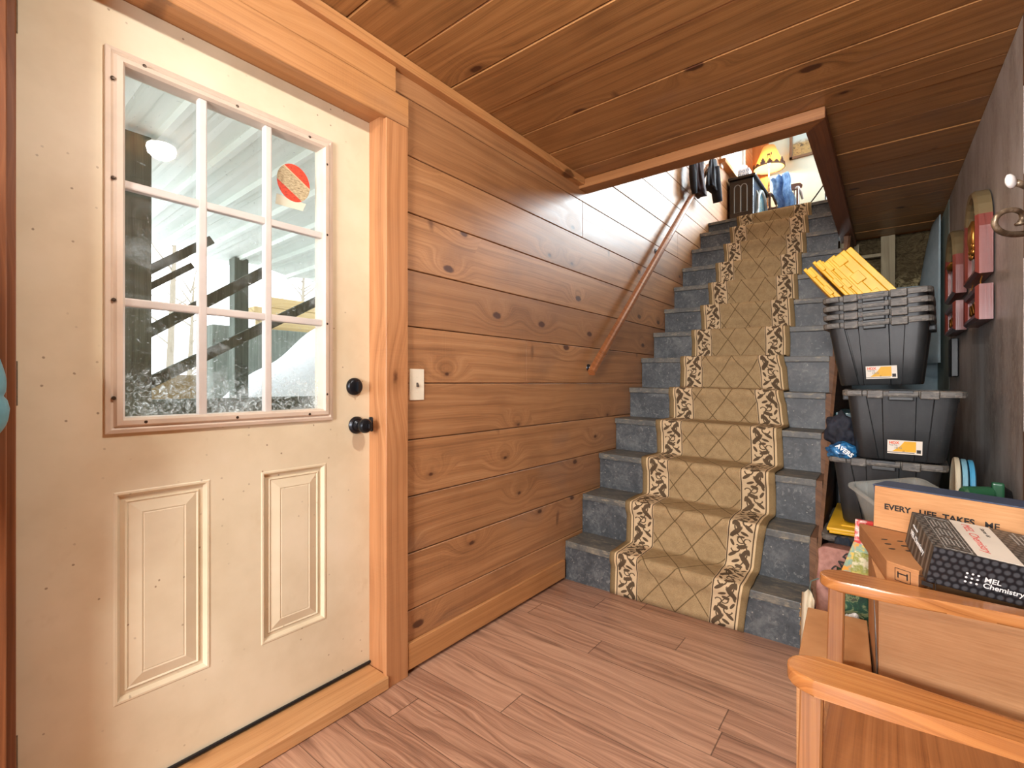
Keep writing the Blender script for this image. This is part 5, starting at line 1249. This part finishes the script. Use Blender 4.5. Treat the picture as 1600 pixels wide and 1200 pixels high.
# picture
def f_pic():
    x, y, z = xyz(); n = noise(vec(x*14, z*20, 1.0), 1, 5, .7, 1.0); t = z + n*.10
    return mixc(smooth(t, .22, .30), ramp(n, [(.35, (74, 66, 52)), (.5, (164, 144, 96)), (.65, (112, 110, 84))]), (168, 190, 196)), None, None
pf_ = tag(empty('framed_picture', (.72, YF - .02, 4.13)), 'framed landscape print on the pale upstairs wall', 'picture')
m = MB(); PX0, PX1, PZ0, PZ1 = .452, 1.02, 4.125, 4.58
for a in ((PX0, PX1, PZ0, PZ0+.035), (PX0, PX1, PZ1-.035, PZ1), (PX0, PX0+.035, PZ0, PZ1), (PX1-.035, PX1, PZ0, PZ1)): m.box(a[0], a[1], YF - .03, YF - .002, a[2], a[3], .004)
m.build('frame', mat('grey_brown_frame', (112, 92, 74), rough=.4), pf_)
m = MB(); m.box(PX0 + .03, PX1 - .03, YF - .012, YF - .006, PZ0 + .03, PZ1 - .03); m.build('print', mat('landscape_print', f_pic, rough=.5), pf_)
# pine corner board behind the lamp
m = MB(); m.box(.0, .20, YF - .022, YF - .001, ZU, ZT, .003); struct(m.build('trim_9', ORNG))
# rocking chair with clothes over it
rc = tag(empty('rocking_chair', (.62, 6.75, ZU)), 'brown spindle backed rocking chair in the upstairs room', 'rocking chair')
cy = 6.92; zc = ZU + .80
m = MB(); P = [(.32, -.035), (.36, -.045), (.48, -.042), (.60, -.050), (.640, -.030), (.645, .0), (.62, .03), (.58, .036), (.50, .026), (.40, .045), (.32, .04)]
m.prism([(p[0], p[1] + zc) for p in P], .028, Matrix(((1, 0, 0, 0), (0, 0, 1, cy), (0, 1, 0, 0), (0, 0, 0, 1))), .006); m.build('crest_rail', CHRW, rc)
for k in range(6):
    x = .35 + k*.050; m = MB(); m.tube([(x, cy + .01, ZU + .42), (x + .003, cy + .015, zc - .03)], .008, 8); m.build('spindle', CHRW, rc)
m = MB(); m.box(.34, .66, 6.46, 6.94, ZU + .38, ZU + .42, .012, 2); m.build('seat', CHRW, rc)
for x in (.352, .645):
    m = MB(); m.tube([(x, cy, ZU + .62), (x, 6.75, ZU + .66), (x - .0, 6.50, ZU + .63), (x, 6.44, ZU + .60)], [.014, .018, .022, .020], 10, flat=.6); m.build('armrest', mat('pale_grey_arm', (168, 166, 172), rough=.3) if x > .5 else CHRW, rc, smooth=True)  # right armrest pale grey, left one brown
    m = MB(); m.tube([(x, 6.52, ZU + .05), (x, 6.50, ZU + .62)], .013, 8); m.build('front_leg', CHRW, rc); m = MB(); m.tube([(x, 6.88, ZU + .05), (x, 6.92, ZU + .42)], .013, 8); m.build('rear_leg', CHRW, rc)
    m = MB(); m.tube([(x, 6.25 + k*.12, ZU + .025 + .012*(k-3.5)**2/2) for k in range(8)], .014, 8); m.build('rocker', CHRW, rc)
m = MB()
def dj(u, v):
    return Vector((.335 + .20*u + .10*v + .012*math.sin(v*11), 6.60 + .14*math.sin(u*3 + .4) - .05*v + .02*math.sin(u*14 + v*5), ZU + .86 - .50*v + .05*math.sin(u*PI) + .012*math.sin(u*22)))
m.grid(dj, 30, 30); tag(m.build('denim_jacket', DENIM, smooth=True, solid=.018, origin=(.4, 6.6, ZU + .5)), 'blue denim jacket draped over the rocking chair', 'jacket')
m = MB(); m.tube([(.70, 6.9, ZU + .50), (.80, 6.75, ZU + .56), (.90, 6.6, ZU + .63), (.92, 6.6, ZU + .60), (.915, 6.6, ZU + .52)], .008, 8); m.tube([(.70, 6.9, ZU + .50), (.70, 6.9, ZU)], .008, 8); m.tube([(.915, 6.6, ZU + .52), (.915, 6.6, ZU)], .008, 8)
tag(m.build('metal_stand', RUBBER, origin=(.8, 6.75, ZU)), 'thin dark metal stand at the edge of the landing under the picture', 'stand')

# ---------------------------------------------------------------- outside the door
def f_met():
    x, y, z = xyz(); n = noise(vec(x*.8, y*6, 0), 1, 4); return ramp(n, [(.3, (214, 222, 210)), (.7, (238, 242, 232))]), None, None
METAL = mat('pale_corrugated_metal', f_met, rough=.45)
SNOW = mat('snow', lambda: (ramp(noise(vec(*xyz()), 3, 4), [(.3, (226, 230, 234)), (.7, (244, 246, 248))]), None, noise(vec(*xyz()), 6, 4)), rough=.9, bump=.3)
OUTW = wood('weathered_wood', 'z', 'y', lo=(74, 80, 70), mid=(108, 116, 104), hi=(142, 150, 136), rough=.9, seed=41, knots=.3)
PALEW = wood('fresh_lumber', 'y', 'z', lo=(150, 124, 78), mid=(196, 172, 116), hi=(214, 196, 146), rough=.8, seed=42, knots=.3)
m = MB(); m.hexa([(-30, -20, -.3), (-.14, -20, -.3), (-.14, 30, -.3), (-30, 30, -.3), (-30, -20, -.12), (-.14, -20, -.12), (-.14, 30, -.12), (-30, 30, -.12)]); struct(m.build('ground', SNOW))
m = MB(); P = []; y = -1.6; k = 0      # ribbed roof sheet, ribs run away from the wall
def zr_(y): return 2.52 - .06*y
while y < 5.2:
    for dy, dz in ((0, 0), (.10, 0), (.112, -.0), (.120, -.034), (.150, -.034), (.158, 0)): P.append((y + dy, dz))
    for q in (.23, .245): P.append((y + q, -.006 if q == .23 else 0))
    y += .29
A = [m.bm.verts.new((-.14, p[0], zr_(p[0]) + .08 + p[1])) for p in P]; B = [m.bm.verts.new((-3.75, p[0], zr_(p[0]) + p[1] + .02*math.sin(p[0]*9))) for p in P]
for k in range(len(P)-1): m.bm.faces.new((A[k], A[k+1], B[k+1], B[k]))
struct(m.build('porch_roof', METAL, solid=.002))
POSTL = 'porch_post'
for i, (x, y, w_, lb2) in enumerate(((-1.72, .74, .15, 'thick weathered post outside, seen in the hinge side panes of the door'), (-3.55, 2.02, .13, 'slimmer weathered post outside, seen through the middle panes'))):
    m = MB(); m.box(x - w_/2, x + w_/2, y - w_/2, y + w_/2, -.12, zr_(y) + .03*(1-i) - .02, .004); tag(m.build('porch_post', OUTW, origin=(x, y, -.12)), lb2, 'post')
def beam(name, p, q, h, t, mm, lab, cat, grp=None):
    p, q = Vector(p), Vector(q); d = (q-p); L_ = d.length; M = frame_m(p, d, Vector((0, 0, 1))); m = MB(); m.box(0, L_, -h/2, h/2, -t/2, t/2, .003, 1, M); o = m.build(name, mm, origin=p); return tag(o, lab, cat, grp)
# open stair / railing boards rising to the right outside
XO = -1.83
for i, (a, b, h) in enumerate((((229, 424), (330, 375), .05), ((229, 520), (412, 425), .065), ((229, 600), (500, 468), .065), ((190, 470), (300, 415), .035))):
    beam('railing_board', wp(*a, x=XO), wp(*b, x=XO), h, .04, OUTW, ('upper sloping railing board outside the door, shortest one', 'middle sloping railing board outside, meeting the roof edge', 'lowest long sloping railing board outside the door', 'thin sloping board beside the thick outdoor post')[i], 'railing board', 'sloping boards of the outdoor steps')
for i, (px, py, s_, lb2) in enumerate(((470, 486, (.5, .05), 'top pale plank of the lumber stack outside'), (450, 503, (.55, .05), 'middle pale plank of the lumber stack outside'), (460, 520, (.6, .05), 'bottom pale plank of the lumber stack outside'))):
    p = wp(px, py - 20, x=-5.2); p.z = wp(460, 520, x=-5.2).z + .001 + (2-i)*.15; m = MB(); m.box(p.x - .1, p.x + .1, p.y - .5, p.y + .5, p.z, p.z + .149, .01); tag(m.build('plank', PALEW, origin=p), lb2, 'plank', 'pale planks stacked outside')
p = wp(460, 560, x=-5.2); m = MB(); m.box(-5.4, -5.0, wp(322, 560, x=-5.2).y, wp(520, 560, x=-5.2).y, -.12, wp(460, 520, x=-5.2).z - .0, .01); tag(m.build('stone_block', OUTW, origin=(-5.2, p.y, -.12)), 'dark block wall under the pale lumber outside', 'block')
p = wp(255, 600, x=-4.6); m = MB(); m.box(-4.7, -4.5, p.y - .28, p.y + .28, -.12, p.z + .10, .005); tag(m.build('crate', mat('brown_crate', (132, 112, 78), rough=.9), origin=(-4.6, p.y, -.12)), 'brown wooden crate outside beyond the thick post', 'crate')
# snow bank
a = wp(330, 632, x=-4.0); b = wp(503, 508, x=-4.0)
k = (b.z - a.z)/(b.y - a.y); ye = b.y + 1.5
m = MB()
def sb(u, v):
    y = a.y - .15 + (ye - a.y + .15)*u; top = a.z + (y - a.y)*k + .03*math.sin(y*9)
    x = -4.0 + 1.2*v; return Vector((x, y, -.13 + max(0.0, top + .13)*math.cos(v*PI/2)**.6))
V = m.grid(sb, 40, 14)
lo_ = [m.bm.verts.new((-4.02, q.co.y, -.13)) for q in V[0]]
for q in range(39): m.bm.faces.new((lo_[q], lo_[q+1], V[0][q+1], V[0][q]))
tag(m.build('snow_bank', SNOW, smooth=True, origin=(-3.5, 3, -.13)), 'bright sloping snow bank outside the lower door panes', 'snow bank')
p = wp(345, 622, x=-2.3); m = MB(); m.box(-2.36, -2.24, -.5, 3.6, -.13, p.z, .01); tag(m.build('deck_kerb', OUTW, origin=(-2.3, 1.5, -.13)), 'low dark kerb along the ground outside the door', 'kerb')
# bare trees far behind
BARK = mat('pale_bark', (150, 140, 122), rough=.9)
rt = random.Random(11)
for i in range(9):
    y = .5 + i*2.1 + rt.random()*1.2; x = -14 - rt.random()*8; h = 5 + rt.random()*3
    t = tag(empty('bare_tree', (x, y, -.12)), 'thin leafless tree far behind the outdoor steps', 'tree', 'bare trees behind the porch')
    m = MB(); m.tube([(x, y, -.12), (x + .1, y + .1, h*.5), (x, y + .25, h)], [.12, .08, .02], 8); m.build('trunk', BARK, t, smooth=True)
    m = MB()
    for k in range(14):
        z = h*(.25 + .7*rt.random()); a = rt.random()*6.28; L_ = .7 + rt.random()*1.2; m.tube([(x, y + .12, z), (x + L_*.5*math.cos(a), y + .12 + L_*.5*math.sin(a), z + .35*L_), (x + L_*math.cos(a), y + .12 + L_*math.sin(a), z + .9*L_)], [.03, .018, .006], 5)
    m.build('branches', BARK, t)
